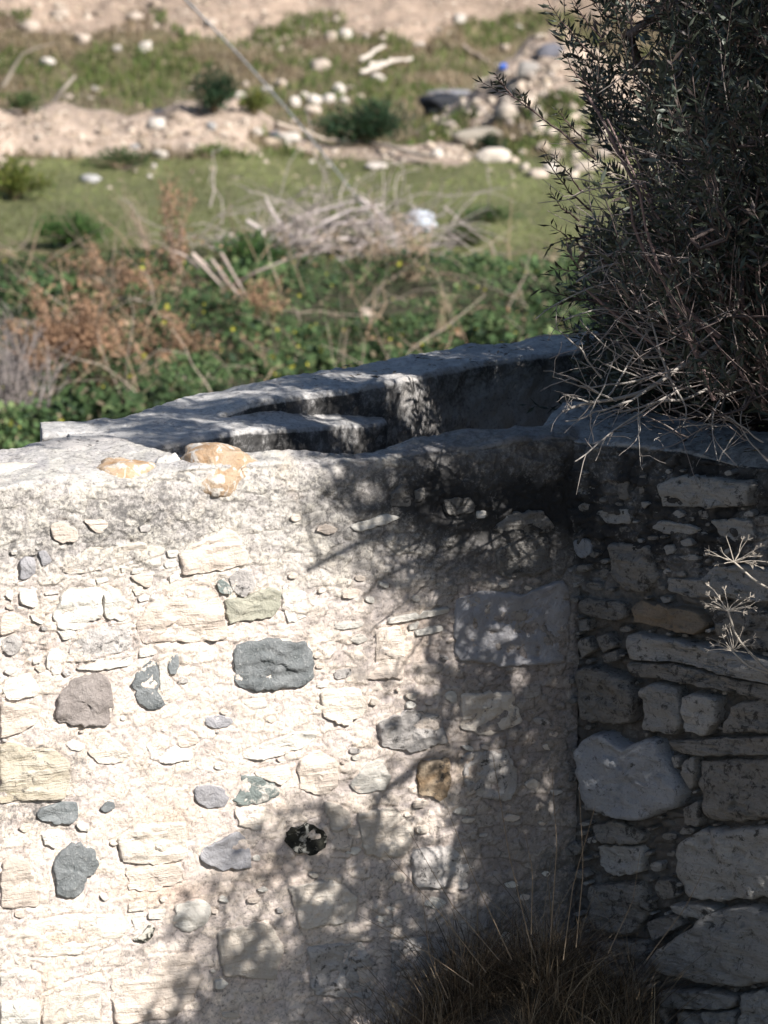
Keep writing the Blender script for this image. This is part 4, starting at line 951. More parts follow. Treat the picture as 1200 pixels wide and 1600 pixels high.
for pts, y0, y1, r in dead:
    c = px_path(pts, y0, y1, 16); c += g.normal(0, .0025, c.shape)
    c[1:-1] = (c[:-2] + c[1:-1]*2 + c[2:])/4
    obj('dead_branch', tubes([(c, np.linspace(r, r*.45, 16), None)], 'dead_branch', M_DEAD, (.34, .31, .28), 6), dw)
    for _ in range(5 if r > .0024 else 2):
        i = g.integers(3, 15); T = c[i] - c[i-1]; T = T/np.linalg.norm(T)
        d = T*.8 + g.normal(0, .6, 3)*[1, .7, 1]; thin.append((wander(c[i], d, g.uniform(.03, .12), 5, .16, .02, g.integers(1e6)), np.linspace(r*.4, .0007, 6), None))
obj('dead_twigs', tubes(thin, 'dead_twigs', M_DEAD, (.33, .29, .26), 4), dw, kind='stuff')
# finer bare shoots deeper inside the bush
thin = []
for _ in range(300):
    x, y = g.uniform(900, 1210), g.uniform(250, 690)
    if x < 940 + .4*max(0, y-430): continue
    p = at_depth(x, y, g.uniform(9.55, 10.1)); thin.append((wander(p, [-1 + g.normal(0, .5), -.1 + g.normal(0, .3), .25 + g.normal(0, .6)], g.uniform(.08, .30), 7, .14, .0, g.integers(1e6)), np.linspace(g.uniform(.0012, .0024), .0007, 8), None))
obj('bare_shoots', tubes(thin, 'bare_shoots', M_DEAD, (.28, .235, .215), 4), bush, kind='stuff')

# fallen leaves and bits of twig lying on the wall tops
def litter(A0, A1, B0, B1, n, z, label):
    u, v = g.uniform(0, 1, (2, n, 1)); A0, A1, B0, B1 = map(np.array, (A0, A1, B0, B1)); xy = (A0*(1-u)+A1*u)*(1-v) + (B0*(1-u)+B1*u)*v
    P = np.c_[xy, np.full(n, z) + g.uniform(0, .006, n)]; a = g.uniform(0, 6.28, n); L_ = g.uniform(.018, .04, n)
    obj('leaf_litter', leaves(P, np.stack([np.cos(a), np.sin(a), g.normal(0, .12, n)], -1), L_, L_*.25, pick([(.12, .09, .06), (.22, .18, .12), (.07, .06, .045)], n), 'leaf_litter', M_LEAF, np.tile([0, 0, 1.0], (n, 1)) + g.normal(0, .2, (n, 3))), None, kind='stuff', label=label, cat='leaf litter')
litter(LB + [.0, .06], RE + [0, .08], back0, backE, 420, .010, 'fallen olive leaves on the wall top under the bush')
litter(ff[5], ff[9], fb[6], fb[11], 90, .008, 'few fallen leaves on the top of the parapet')
# ------------------------------------------------------------------ dry fennel umbels in front of the right wall
fen = empty('dry_fennel', tuple(at_depth(1290, 1500, 9.2).tolist()), label='dry pale fennel stalk with three bare umbels at the right edge', cat='dry plant')
stem = px_path([(1300, 1640), (1300, 1400), (1285, 1200), (1265, 1080), (1262, 960), (1255, 850)], 9.2, 9.25, 24)
obj('stalk', tubes([(stem, np.linspace(.005, .0025, 24), None)], 'stalk', M_DEAD, (.42, .375, .32), 6), fen)
for (cx, cy), pth in (((1147, 878), [(1262, 955), (1225, 932), (1180, 908), (1147, 878)]), ((1138, 955), [(1262, 1090), (1190, 1040), (1150, 995), (1138, 955)]), ((1144, 1017), [(1268, 1075), (1210, 1055), (1168, 1040), (1144, 1017)])):
    c = px_path(pth, 9.25, 9.3, 12); um = obj('umbel', tubes([(c, np.linspace(.0035, .0024, 12), None)], 'umbel', M_DEAD, (.42, .375, .32), 6), fen)
    rays = []; o0 = c[-1]
    for q in range(15):
        a = g.uniform(-.35, math.pi+.35) if q > 3 else [-.1, .25, 2.7, 3.2][q]
        d = np.array([math.cos(a), g.normal(0, .45), math.sin(a)*.95 + .1]); d /= np.linalg.norm(d); L = g.uniform(.038, .082)
        p = wander(o0, d, L, 5, .13, -.01, g.integers(1e6)); rays.append((p, np.linspace(.0013, .0008, 6), None))
        for _ in range(6):
            e = (p[-1]-p[-2])/np.linalg.norm(p[-1]-p[-2]) + g.normal(0, .55, 3); rays.append((wander(p[-1], e, g.uniform(.008, .015), 2, .05, 0, g.integers(1e6)), np.array([.0009, .0007, .0009]), None))
    obj('ray', tubes(rays, 'ray', M_DEAD, (.42, .375, .32), 4), um)

# ------------------------------------------------------------------ dry grass in the corner at the foot of the walls
def clump(name, n, cx, cy, sx, sy, h0, h1, cols, wd, **k):
    x = g.normal(cx, sx, n); y = g.normal(cy, sy, n)
    lim = LB[1] + np.where(x < LB[0], (x-LB[0])*tL[1]/tL[0], (x-LB[0])*tR[1]/tR[0]) - .035; y = np.minimum(y, lim - g.uniform(0, .05, n))
    P = np.stack([x, y, H(x, y) - .02], -1); h = g.uniform(h0, h1, n)*np.clip(.75 + 1.6*fbm(P*[1, 1, 0], 9.0, 2, 321), .25, 1.5)
    return obj(name, blades(P, h, np.full(n, wd)*g.uniform(.6, 1.3, n), h*g.uniform(.1, 1.5, n), pick(cols, n, None, .35), name, M_GRASS, 5), None, **k)
DG = [(.16, .12, .08), (.09, .068, .048), (.26, .21, .15), (.06, .048, .036)]
clump('dry_grass', 4000, .44, 9.74, .22, .16, .05, .21, DG, .0036, kind='stuff', label='dry brown grass tuft filling the shaded corner below the walls', cat='grass')
clump('dry_grass', 2200, .16, 9.85, .22, .10, .08, .26, DG, .0026, kind='stuff', label='thin dry grass along the foot of the sunlit wall', cat='grass')
clump('dry_grass', 900, .42, 9.72, .26, .14, .10, .34, [(.30, .24, .16), (.22, .17, .11), (.16, .12, .08)], .0022, kind='stuff', label='sparse straw coloured blades standing out of the dark corner tuft', cat='grass')
st = []
for (x0, y0, x1, y1) in [(800, 1500, 690, 1240), (830, 1480, 770, 1180), (860, 1470, 862, 1200), (760, 1520, 600, 1330), (780, 1500, 640, 1300), (900, 1480, 905, 1230), (880, 1500, 930, 1260), (1010, 1500, 1100, 1360), (740, 1540, 560, 1430), (700, 1560, 660, 1400), (950, 1490, 1000, 1330), (660, 1640, 625, 1500), (830, 1460, 820, 1300)]:
    a = at_depth(x0, y0, 9.62); b = at_depth(x1, y1, 9.66); m_ = (a+b)/2 + g.normal(0, .02, 3); c = resample([a, m_, b], 10); st.append((c, np.linspace(.0014, .0006, 10), None))
obj('grass_stalks', tubes(st, 'grass_stalks', M_DEAD, (.26, .20, .14), 4), None, kind='stuff', label='long thin dry grass stalks leaning on the shaded wall', cat='grass')

# ------------------------------------------------------------------ field: grass, scrub, brambles
def scatter(n, x0, x1, y0, y1):
    px = np.r_[rng.uniform(x0, x1, int(n*.84)), rng.uniform(-1450, x0, n//12), rng.uniform(x1, 2650, n - int(n*.84) - n//12)]; py = rng.uniform(y0, y1, n); P = ghit(px, py); return P, px, py
P, px, py = scatter(104000, -250, 1450, 225, 425); _, _, soil, cliff, nz, n2 = zones(P)
k = ~soil & ~cliff & (rng.uniform(size=len(P)) < .55 + .6*n2 + .5*nz) ; P = P[k]; nn_ = nz[k]
m = len(P); c = pick([(.155, .18, .065), (.125, .15, .05), (.20, .195, .09), (.22, .19, .12)], m, [.36, .32, .2, .12])*np.clip(.92 + 1.1*fbm(P*[1, .35, 1], .9, 3, 242), .5, 1.5)[:, None]
obj('lawn_grass', blades(P, rng.uniform(.02, .055, m), rng.uniform(.008, .016, m), rng.uniform(0, .04, m), c, 'lawn_grass', M_GRASS, 1), None, kind='stuff', label='short green grass of the open field in the middle', cat='grass')
P, px, py = scatter(70000, -250, 1450, 20, 250); _, _, soil, cliff, nz, n2 = zones(P)
k = ((~soil & ~cliff & (rng.uniform(size=len(P)) < .6 + 1.0*n2)) | (cliff & (fbm(P, .9, 3, 222) > .04))); P = P[k]; nz = nz[k]; n2 = n2[k]; m = len(P)
gn = (fbm(P, 1.3, 3, 220) > .02)
cg = pick([(.075, .12, .03), (.11, .15, .045), (.16, .17, .06)], m); cb = pick([(.25, .19, .12), (.19, .145, .09), (.30, .24, .17)], m)
obj('scrub', blades(P, rng.uniform(.04, .17, m), rng.uniform(.012, .028, m), rng.uniform(.0, .12, m), np.where(gn[:, None], cg, cb), 'scrub', M_GRASS, 2), None, kind='stuff', label='dry and green scrub on the rough slope at the top', cat='scrub')
P, px, py = scatter(142000, -250, 1450, 385, 760); nz = fbm(P, .5, 3, 230); hum = np.clip(fbm(P, .8, 3, 231)*.55 + .24, .02, .6)*sstep(385, 470, py + 25*nz)
wm = np.clip(blob(px, py, 20, 620, 75, 90) + .8*blob(px, py, 115, 560, 70, 50) + .7*blob(px, py, 190, 455, 70, 32) + .6*blob(px, py, 360, 450, 70, 45), 0, 1); hum = hum*(1 - .75*wm); k = (rng.uniform(size=len(P)) < sstep(380, 450, py + 75*nz)*(1 - .7*wm)); P = P[k]; hum = hum[k]; px = px[k]; py = py[k]; m = len(P)
P = P + np.c_[0*hum, 0*hum, hum*rng.uniform(.35, 1.0, m)**.7]
c = pick([(.048, .085, .032), (.068, .11, .042), (.11, .145, .06), (.027, .048, .023), (.16, .13, .085)], m, [.34, .27, .14, .18, .07])*np.clip(1 + 1.3*fbm(P, .9, 3, 240), .45, 1.7)[:, None]
og = fbm(P, 1.1, 3, 233) + .9*blob(px, py, 110, 555, 75, 50) + .5*blob(px, py, 190, 455, 80, 40) + .22*blob(px, py, 300, 560, 60, 60) + .25*blob(px, py, 640, 420, 90, 30) - .16 + .2*sstep(330, 120, px) > rng.uniform(.25, .8, m)
c = np.where(og[:, None], pick([(.28, .17, .10), (.22, .14, .09), (.30, .21, .14)], m), c)
yl = (rng.uniform(size=m) < .004 + .02*blob(px, py, 470, 560, 120, 60)); c = np.where(yl[:, None], np.array([.42, .40, .06]), c)
D = unit(rng.normal(size=(m, 3)) + [0, 0, .35]); up = unit(rng.normal(0, .6, (m, 3)) + [0, -.3, 1.0])
LL = rng.uniform(.022, .055, m)*np.clip(1 + 2.2*fbm(P, 1.6, 3, 241), .45, 2.0)
obj('brambles', leaves(P, D, LL, LL*rng.uniform(.6, .95, m), c, 'brambles', M_WEED, up, .15), None, kind='stuff', label='dense green bramble and weeds with yellow flowers behind the parapet', cat='undergrowth')

bs = np.random.default_rng(12); qx = bs.uniform(-250, 1450, 520); qy = 400 + 330*bs.uniform(0, 1, 520)**1.3; QP = ghit(qx, qy); thb = []
for q in range(520):
    thb.append((wander(QP[q] + [0, 0, .1], bs.normal(0, 1, 3)*[1, .6, .5] + [0, 0, .7], bs.uniform(.35, 1.0), 6, .25, .06, bs.integers(1e6)), np.linspace(.007, .003, 7), pick([(.30, .22, .15), (.22, .17, .13), (.34, .28, .22)], 1)[0]))
obj('dry_stalks', tubes(thb, 'dry_stalks', M_DEAD, (.3, .22, .15), 3), None, kind='stuff', label='loose dry stalks standing through the brambles', cat='dry stalks')
# shrubs
def shrub(px, py, wpx, hpx, cols, n, label, leafy=.05, dens=1, seed=1):
    gg = np.random.default_rng(seed); b = ghit(np.array(px), np.array(py)); s = 1/gpx_m(b); W, Hh = wpx*s/2, hpx*s
    o = empty('shrub', tuple(b.tolist()), label=label, cat='shrub')
    st_ = []; tipsl = []
    for q in range(26):
        a = gg.uniform(0, 6.283); r = math.sqrt(gg.uniform()); e = np.array([math.cos(a)*r*W, math.sin(a)*r*W*.8, Hh*(1 - .55*r*r)*gg.uniform(.75, 1.0)])
        p = resample([b, b + e*[.35, .35, .6], b + e], 6); st_.append((p, np.linspace(.012, .004, 6), None)); tipsl.append(p)
    obj('stem', tubes(st_, 'stem', M_DEAD, (.2, .15, .1), 3), o)
    T = np.array(tipsl); i = gg.integers(0, 26, n); f = gg.uniform(.35, 1.0, n); kk = np.minimum((f*5).astype(int), 4); P = T[i, kk] + (T[i, kk+1]-T[i, kk])*((f*5) % 1)[:, None] + gg.normal(0, 1, (n, 3))*[W*.16, W*.14, Hh*.10]
    P[:, 2] = np.maximum(P[:, 2], b[2]); D = unit(unit(P - b) + gg.normal(0, .5, (n, 3))); LL = gg.uniform(.6, 1.3, n)*leafy
    obj('foliage', leaves(P, D, LL, LL*.35, pick(cols, n), 'foliage', M_WEED), o, kind='stuff')
DKG = [(.025, .052, .025), (.036, .070, .03), (.018, .038, .020)]; MDG = [(.045, .085, .028), (.065, .105, .035)]; YG = [(.11, .14, .03), (.15, .16, .035), (.07, .10, .025)]
shrub(580, 232, 150, 72, DKG, 2600, 'large dark green shrub left of the rubble heap', .07, seed=2)
shrub(335, 178, 95, 72, DKG, 1500, 'dark green bush beside the black rubbish bag', .06, seed=3)
shrub(398, 182, 45, 45, YG, 700, 'small yellow green bush between dark bush and loose stones', .05, seed=4)
shrub(22, 312, 120, 66, YG, 1700, 'bright yellow green bush below the soil bank at left edge', .06, seed=5)
shrub(105, 388, 120, 55, [(.045, .10, .03), (.07, .13, .035)], 2200, 'low fresh green shrub alone on the short grass', .05, seed=6)
shrub(190, 262, 110, 30, MDG, 900, 'low green shrub at the foot of the soil bank', .05, seed=7)
shrub(40, 180, 60, 40, MDG, 600, 'green weeds bush above the path near the forked log', .05, seed=8)
shrub(765, 240, 50, 36, DKG, 600, 'small dark shrub growing out of the rubble heap', .05, seed=9)
shrub(760, 345, 110, 22, MDG, 900, 'low bright green clump beside the white plastic bag', .045, seed=10)
shrub(720, 385, 90, 36, [(.05, .08, .03), (.08, .09, .04)], 900, 'low dull green clump behind the dead brushwood', .05, seed=11)
shrub(390, 425, 120, 62, [(.04, .085, .03), (.06, .11, .03)], 1700, 'dark green bush under the brushwood', .06, seed=12)
shrub(905, 520, 150, 90, [(.02, .035, .018), (.03, .05, .02)], 2500, 'very dark shrub behind the parapet end beside the olive bush', .05, seed=13)

# ------------------------------------------------------------------ field stones
rocks = [(a, b) for a, b in [(None, None)]][:0]
ROCKCOL = {'w': (.50, .45, .40), 'p': (.42, .35, .29), 'g': (.34, .33, .32), 'd': (.10, .10, .12)}
RK = [
 (227, 72, 18, 'w', 1.2, 'brightest white stone standing alone high on the scrub slope'), (184, 75, 12, 'w', 1, 'small pale stone left of the lone bright stone'), (75, 96, 26, 'w', .5, 'flat pale stone above the left logs'),
 (500, 100, 34, 'p', .6, 'broad pale stone above the loose stones'), (538, 52, 20, 'w', .9, 'right of two round stones under the bare slope'), (517, 56, 18, 'p', .9, 'left of two round stones under the bare slope'),
 (460, 160, 18, 'w', 1.1, 'upright stone at the left end of the loose stones'), (475, 148, 15, 'w', .9, 'small stone leaning on the upright stone at the left of the loose stones'), (492, 156, 22, 'w', .9, 'middle stone of the loose stones, right above the biggest one'), (490, 172, 24, 'p', .8, 'biggest stone of the loose stones, lowest in the middle'),
 (515, 154, 22, 'w', .9, 'wide stone right of the middle of the loose stones'), (531, 139, 19, 'w', 1.1, 'topmost round stone of the loose stones'), (537, 157, 15, 'w', .9, 'small stone just under the topmost round stone'), (548, 138, 12, 'p', .9, 'small pinkish stone right of the topmost round stone'), (563, 150, 12, 'p', .9, 'last small stone at the right end of the loose stones'),
 (416, 139, 18, 'w', .7, 'pale stone right of the dark bush'), (441, 130, 20, 'p', .8, 'tilted stone at the upper left of the loose stones'), (376, 149, 15, 'w', .9, 'small white stone touching the dark green bush'), (384, 131, 12, 'p', .9, 'small pinkish stone above the yellow green bush'), (414, 175, 15, 'p', 1.2, 'upright pinkish stone below the yellow green bush'),
 (188, 180, 32, 'g', .6, 'flat grey stone lying on the crest of the soil bank at left'), (245, 190, 26, 'w', .8, 'pale rock on top of the soil bank'), (250, 240, 26, 'w', .6, 'slanting pale rock on the front of the soil bank'),
 (443, 195, 14, 'w', .9, 'small white stone just above the long white rock'), (460, 189, 13, 'p', .9, 'small pinkish stone above the right end of the long white rock'), (450, 215, 38, 'w', .5, 'long white rock at the end of the soil bank'), (428, 210, 18, 'd', .8, 'dark rock against the long white rock'),
 (143, 278, 30, 'g', .5, 'flat grey stone on the grass below the soil bank'), (383, 190, 16, 'p', 1.1, 'pinkish stone below the yellow green bush at its left'), (400, 205, 20, 'w', .7, 'pale stone half buried on the tail of the soil bank'), (240, 259, 10, 'w', .9, 'upper of two tiny white stones under the soil bank'), (234, 275, 9, 'w', .9, 'lower of two tiny white stones under the soil bank'),
 (683, 239, 20, 'w', .9, 'square pale stone at the left foot of the rubble heap'), (515, 257, 10, 'w', .8, 'right of two tiny white stones on the grass below the long white rock'), (487, 252, 9, 'w', .8, 'left of two tiny white stones on the grass below the long white rock'), (590, 258, 34, 'w', .35, 'thin pale slab lying right of the dead brushwood'),
 (570, 490, 26, 'p', .7, 'pale pinkish stone deep in the brambles'), (718, 28, 18, 'w', .9, 'round pale stone at the top right slope'), (790, 74, 18, 'p', .7, 'pink stone above the rubble heap'), (810, 38, 12, 'w', .8, 'small white stone on the slope high above the rubble heap, nearest the olive bush'),
 (300, 138, 12, 'p', .7, 'small pinkish stone just left of the dark green bush on the slope'), (150, 138, 14, 'w', .6, 'low white stone in the scrub right of the straight grey stick'), (48, 327//2, 14, 'w', .7, 'pale stone beside the green weeds under the forked log'), (24, 164, 12, 'p', .7, 'small pinkish stone at the foot of the forked log'), (107, 150, 16, 'p', .6, 'flat pinkish stone touching the straight grey stick'), (330, 196, 18, 'g', .7, 'grey stone on the soil bank right below the dark green bush'), (350, 210, 14, 'p', .7, 'small pinkish stone on the right end of the soil bank'), (210, 225, 16, 'g', .6, 'grey stone on the front of the soil bank below the crest slab'),
 (296, 228, 14, 'p', .7, 'small pinkish stone in the middle of the soil bank front'), (573, 55, 12, 'p', .8, 'left of two pinkish stones above the pale timbers'), (598, 60, 14, 'p', .8, 'right of two pinkish stones above the pale timbers'), (590, 120, 20, 'w', .7, 'white stone under the pale timbers'), (570, 112, 16, 'p', .6, 'pinkish stone at the left end of the pale timbers'), (655, 68, 16, 'w', .5, 'flat pale stone right of the pale timbers'),
 (610, 240, 16, 'p', .4, 'thin pinkish stone lying against the long thin pole'), (860, 262, 26, 'w', .8, 'white stone at the right foot of the rubble heap'), (840, 270, 30, 'p', .6, 'broad pinkish stone in the grass at the front of the rubble heap'), (870, 240, 22, 'p', .8, 'orange pink rock beside the olive bush'),
 (45, 40, 26, 'p', .8, 'pinkish rock on the bare slope above the forked log'), (130, 60, 22, 'p', .8, 'pinkish rock where the bare slope meets the scrub at left'), (95, 20, 30, 'p', .7, 'large pinkish rock high on the bare slope at left'), (210, 25, 24, 'p', .8, 'pinkish rock on the bare slope above the lone white stone'), (330, 35, 20, 'p', .7, 'pinkish rock on the bare slope right of the stay wire'),
]
for i, (x, y, sz, kd, asp, lab) in enumerate(RK):
    p = ghit(np.array(x), np.array(y + sz*asp*.3)); r = sz/2/gpx_m(p)
    lump('field_stone', p + [0, 0, r*asp*.35], r, M_ROCK, None, 700+i, (1.1, .9, asp), 3 if sz > 17 else 2, .45, g.uniform(0, 3), ROCKCOL[kd],
         label=lab or 'small pale stone half sunk in the field behind the walls', cat='stone', group='stones scattered over the field')
# rubble heap: soil mound is the field itself; the pieces lie on it
heap = empty('rubble_heap', tuple(ghit(np.array(790), np.array(230)).tolist()), label='heap of broken stone and earth left of the olive bush', cat='rubble heap')
proto = []
for v in range(7):
    o_ = lump('rock', np.zeros(3), 1, M_ROCK, None, 900+v, (1, .85, .7), 2, .5, 0, [(.44, .36, .29), (.48, .41, .34), (.33, .28, .24)][v % 3]); proto.append(o_.data); bpy.data.objects.remove(o_)
cnt_ = 0; hp = heap.location
for _ in range(2600):
    if cnt_ >= 290: break
    x, y = g.uniform(655, 1040), g.uniform(70, 285)
    if not inpoly(np.array(x), np.array(y), [(655, 235), (690, 170), (760, 110), (850, 60), (1040, 40), (1040, 285), (900, 280), (800, 262), (700, 250)]): continue
    p = ghit(np.array(x), np.array(y)); r = min(.09, g.lognormal(-3.1, .4)); o_ = bpy.data.objects.new('rock', proto[g.integers(7)]); COL.objects.link(o_); o_.parent = heap
    o_.location = (float(p[0])-hp[0], float(p[1])-hp[1], float(p[2]+r*.3)-hp[2]); o_.scale = (r*g.uniform(.7, 1.5), r, r*g.uniform(.6, 1.2)); o_.rotation_euler = (g.uniform(-.6, .6), g.uniform(-.6, .6), g.uniform(0, 6)); cnt_ += 1
for (x, y, a, b_, c_, rz, cc) in [(745, 222, .34, .14, .10, .6, (.26, .23, .19)), (700, 150, .34, .16, .06, .3, (.20, .20, .22)), (770, 250, .2, .12, .09, 0, (.5, .44, .38)), (825, 120, .14, .1, .1, 0, (.26, .24, .22)), (860, 85, .18, .1, .08, .5, (.12, .12, .14)), (800, 185, .2, .15, .12, .8, (.42, .36, .3))]:
    p = ghit(np.array(x), np.array(y)); lump('slab', p + [0, 0, c_*.5], 1, M_ROCK, heap, int(x), (a, b_, c_), 3, .3, rz, cc)
# scattered gravel and clods on the bare soil
P, px, py = scatter(32000, -150, 1350, -20, 300); _, _, soil, cliff, nz, n2 = zones(P); k = (soil | cliff) | (rng.uniform(size=len(P)) < .05); P = P[k][:7500]; m = len(P)
oc = np.array([[1, 0, 0], [0, 1, 0], [-1, 0, 0], [0, -1, 0], [0, 0, 1], [0, 0, -1.]]); of = np.array([[0, 1, 4], [1, 2, 4], [2, 3, 4], [3, 0, 4], [1, 0, 5], [2, 1, 5], [3, 2, 5], [0, 3, 5]])
r = np.minimum(rng.lognormal(-4.0, .55, m), .1); V = (oc[None]*rng.uniform(.6, 1.3, (m, 6, 1)) + rng.normal(0, .15, (m, 6, 3)))*(r[:, None, None]*[1.2, 1, .75]) + P[:, None]
F = (of[None] + (np.arange(m)*6)[:, None, None]).reshape(-1, 3)
obj('gravel', mesh_from('gravel', V.reshape(-1, 3), F, M_ROCK, np.repeat(pick([(.36, .29, .22), (.46, .39, .32), (.28, .22, .17)], m), 6, 0)), None, kind='stuff', label='gravel and clods on the bare soil of bank and slope', cat='gravel')

# ------------------------------------------------------------------ dead wood, brushwood, weeds, litter, wire
def stick(name, pts, r, col, lift=.05, k=6, parent=None, **kw):
    P = np.array([ghit(np.array(x), np.array(y)) + [0, 0, lift] for x, y in pts]); c = resample(P, max(8, 3*len(pts))); c += g.normal(0, r*.3, c.shape)
    return obj(name, tubes([(c, np.linspace(r, r*.7, len(c)), None)], name, M_DEAD, col, k), parent, **kw)
def raised(name, base, pts, r, col, parent=None, k=6, **kw):
    """pieces standing above the ground: image points at the depth of the base"""
    b = ghit(np.array(base[0]), np.array(base[1])); c = resample([at_depth(x, y, b[1] + g.normal(0, .05)) for x, y in pts], max(8, 3*len(pts)))
    return obj(name, tubes([(c, np.linspace(r, r*.5, len(c)), None)], name, M_DEAD, col, k), parent, **kw)
lg = empty('forked_log', tuple(ghit(np.array(8), np.array(140)).tolist()), label='pale forked dead log leaning at the left edge of the slope', cat='log')
raised('limb', (8, 138), [(5, 136), (20, 108), (36, 82)], .035, (.36, .31, .25), lg); raised('limb', (8, 138), [(36, 84), (60, 74), (85, 68)], .022, (.30, .25, .2), lg)
raised('stick', (84, 162), [(84, 160), (100, 138), (118, 118)], .03, (.38, .33, .28), None, label='straight grey stick slanting in the scrub right of the forked log', cat='stick')
tb = empty('pale_timbers', tuple(ghit(np.array(600), np.array(112)).tolist()), label='three pale timbers lying crossed above the loose stones', cat='timber')
for pts in ([(560, 104), (580, 92), (600, 80)], [(575, 112), (605, 106), (643, 101)], [(565, 122), (595, 112), (612, 104)]): stick('timber', pts, .038, (.52, .46, .40), .08, parent=tb)
stick('stick', [(722, 78), (745, 92), (765, 103)], .03, (.30, .24, .19), .05, label='brown stick lying on the slope above the rubble heap', cat='stick')
stick('pole', [(430, 208), (520, 228), (600, 240), (682, 262)], .03, (.42, .35, .29), .10, label='long thin pale pole lying from the soil bank to the rubble heap', cat='pole')
bw = empty('brushwood_pile', tuple(ghit(np.array(530), np.array(400)).tolist()), label='grey pile of dead brushwood in the middle of the field', cat='brushwood')
for pts in [[(360, 440), (400, 400), (450, 370), (520, 350), (600, 345)], [(395, 405), (430, 365), (480, 335), (560, 312)], [(520, 412), (560, 385), (620, 368), (680, 352)], [(560, 308), (590, 330), (610, 352)], [(480, 385), (500, 350), (545, 330), (600, 320)],
            [(420, 395), (470, 375), (540, 372), (600, 385)], [(560, 400), (620, 380), (660, 360)], [(385, 345), (410, 360), (420, 400)], [(460, 375), (430, 340), (415, 310)]]:
    raised('branch', (530, 405), pts, .024, (.46, .40, .38), bw)
thin = []
b0 = ghit(np.array(530), np.array(402))
for _ in range(230):
    x = g.normal(525, 95); y = 395 - .10*(x-400)*(x > 400) + g.normal(-10, 22); p = at_depth(x, y, b0[1] + g.normal(0, .25)); a = g.choice([g.normal(.35, .35), g.normal(2.9, .3), g.normal(1.4, .5)])
    thin.append((wander(p, [math.cos(a), g.normal(0, .3), math.sin(a)*.6], g.uniform(.4, 1.3), 8, .30, .05, g.integers(1e6)), np.linspace(g.uniform(.005, .010), .003, 9), None))
obj('twigs', tubes(thin, 'twigs', M_DEAD, (.38, .325, .30), 3), bw, kind='stuff')
def weed(base, top, spread, n, col, label, leafc=None, seed=0, name='dry_weed', rr=.007):
    gg = np.random.default_rng(seed); b = ghit(np.array(base[0]), np.array(base[1])); s = 1/gpx_m(b); o = empty(name, tuple(b.tolist()), label=label, cat='dry weed' if name == 'dry_weed' else 'dead branch')
    t = at_depth(top[0], top[1], b[1]); th = []; tp = []
    for q in range(n):
        e = t + gg.normal(0, 1, 3)*[spread*s, spread*s*.7, spread*s*.6]; st0 = b + gg.normal(0, 1, 3)*[spread*s*.35, spread*s*.3, 0]
        c = resample([st0, (st0+e)/2 + gg.normal(0, .04, 3), e], 7); th.append((c, np.linspace(rr, rr*.35, 7), None)); tp.append(c)
        for _ in range(3):
            i = gg.integers(2, 7); th.append((wander(c[i], (c[-1]-c[0]) + gg.normal(0, .35, 3)*np.linalg.norm(c[-1]-c[0]), gg.uniform(.1, .25), 3, .15, 0, gg.integers(1e6)), np.linspace(rr*.45, rr*.25, 4), None)); tp.append(th[-1][0][[0, 0, 1, 1, 2, 2, 3]])
    obj('stem', tubes(th, 'stem', M_DEAD, col, 3), o, kind='stuff')
    if leafc:
        T = np.array(tp); m = len(T)*16; i = gg.integers(0, len(T), m); k_ = gg.integers(2, 7, m); P = T[i, k_] + gg.normal(0, .03, (m, 3)); L_ = gg.uniform(.02, .045, m)
        obj('seed_heads', leaves(P, gg.normal(size=(m, 3)), L_, L_*.6, pick(leafc, m), 'seed_heads', M_WEED), o, kind='stuff')
RB_ = [(.34, .21, .13), (.30, .19, .12), (.25, .15, .09)]
weed((115, 605), (108, 520), 42, 70, (.34, .22, .15), 'dense reddish brown dry weeds at left above the parapet end', RB_, 1)
weed((190, 490), (185, 435), 50, 30, (.36, .26, .19), 'reddish dry weeds left of the slanting dead branches', RB_, 2)
weed((275, 465), (268, 330), 14, 12, (.38, .27, .21), 'tall thin reddish dry weed standing against the grass', RB_, 3)
weed((235, 400), (205, 320), 10, 8, (.36, .27, .21), 'thin bare dry weed leaning left on the grass', None, 4)
weed((290, 590), (280, 545), 26, 18, (.34, .23, .15), 'small rusty weeds behind the parapet in the brambles', RB_, 5)
weed((640, 440), (640, 395), 40, 22, (.34, .26, .19), 'straw coloured weeds right below the plastic bag', [(.36, .28, .19), (.30, .22, .15)], 6)
weed((690, 555), (700, 470), 10, 7, (.33, .26, .17), 'few thin straw stalks in the brambles near the olive bush', None, 7)
weed((400, 530), (395, 465), 26, 14, (.34, .22, .14), 'rusty weeds in front of the slanting dead branches', RB_, 8)
weed((22, 690), (14, 585), 44, 90, (.27, .235, .22), 'grey tangle of dead brush at the left edge behind the wall', None, 9, 'dead_brush', .009)
weed((40, 600), (20, 530), 36, 50, (.28, .24, .225), 'grey dead brush above the left edge tangle', None, 10, 'dead_brush', .008)
db = empty('dead_branches', tuple(ghit(np.array(410), np.array(500)).tolist()), label='pinkish dead branches slanting down through the brambles', cat='dead branches')
for pts in [[(300, 395), (340, 430), (380, 465), (410, 492)], [(345, 395), (365, 430), (395, 480)], [(300, 398), (340, 440), (365, 470)], [(115, 480), (160, 470), (200, 465), (250, 478)], [(330, 405), (400, 500), (412, 515)], [(360, 450), (400, 425), (450, 405)], [(310, 420), (290, 400), (270, 392)]]:
    raised('branch', (410, 505), pts, .016, (.38, .31, .27), db)
raised('dead_branch', (215, 600), [(155, 568), (185, 577), (212, 590)], .035, (.52, .42, .34), None, label='thick pale broken branch lying in the brambles at left', cat='dead branch')
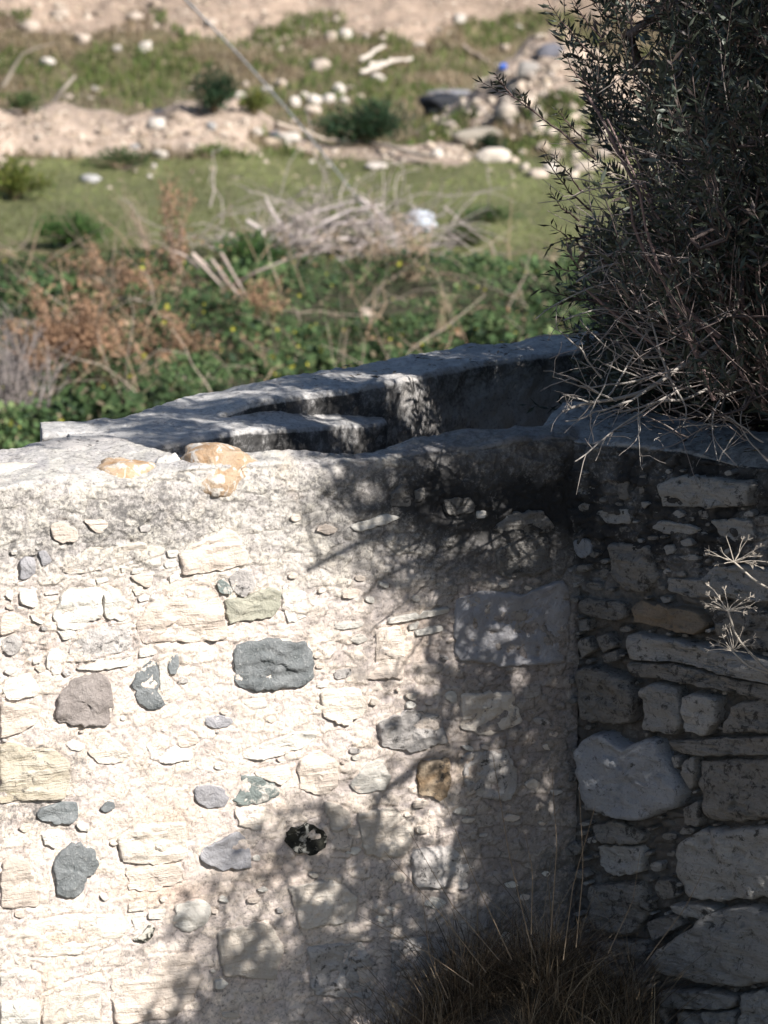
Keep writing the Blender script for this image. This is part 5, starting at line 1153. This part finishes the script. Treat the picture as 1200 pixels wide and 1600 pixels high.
p = ghit(np.array(300), np.array(618)); lump('field_stone', p + [0, 0, .12], .1, M_ROCK, None, 777, (1.5, .8, .7), 3, .45, .4, (.50, .42, .35), label='pinkish pale stone showing just over the parapet edge', cat='stone', group='stones scattered over the field')
# crumpled plastic bag on the brushwood
m_bag, t_, b_ = newmat('thin_plastic', .35); b_.inputs['Base Color'].default_value = (.40, .43, .48, 1)
b0 = at_depth(655, 345, ghit(np.array(655), np.array(362))[1]); bag = lump('plastic_bag', b0,   .11, m_bag, None, 31, (1.0, .7, .62), 4, 1.2, 0, None, label='crumpled whitish plastic bag caught on the brushwood', cat='plastic bag')
b1 = ghit(np.array(272), np.array(172)); m_b2, t_, b_ = newmat('black_plastic', .4); b_.inputs['Base Color'].default_value = (.03, .035, .05, 1)
lump('rubbish_bag', b1 + [0, 0, .13], .22, m_b2, None, 32, (1.25, .9, .65), 4, .6, 0, None, label='dark rubbish bag left of the dark green bush', cat='rubbish bag')
b1 = ghit(np.array(690), np.array(180)); m_b3, t_, b_ = newmat('scorched_rubber', .7); b_.inputs['Base Color'].default_value = (.02, .022, .028, 1)
lump('black_sheet', b1 + [0, 0, .12], .2, m_b3, None, 33, (1.1, .9, .7), 4, .5, 0, None, label='black crumpled object at the left tip of the rubble heap', cat='rubber sheet')
b1 = ghit(np.array(786), np.array(118)); m_b4, t_, b_ = newmat('blue_plastic', .4); b_.inputs['Base Color'].default_value = (.05, .11, .38, 1)
lump('blue_scrap', b1 + [0, 0, .04], .045, m_b4, None, 34, (1, .8, .9), 3, .5, 0, None, label='small blue scrap on top of the rubble heap', cat='scrap')
# stay wire
m_w, t_, b_ = newmat('galvanised_wire', .5); b_.inputs['Base Color'].default_value = (.36, .37, .40, 1)
g0 = ghit(np.array(585), np.array(345)); wire = np.array([at_depth(290 + (585-290)*t, 0 + 345*t - 14*math.sin(math.pi*t), g0[1] - 9*(1-t)) for t in np.linspace(-.5, 1, 20)])
obj('stay_wire', tubes([(wire, np.full(20, .009), None)], 'stay_wire', m_w, (.4, .4, .4), 6), None, label='grey stay wire slanting from the top down to the brushwood', cat='wire')
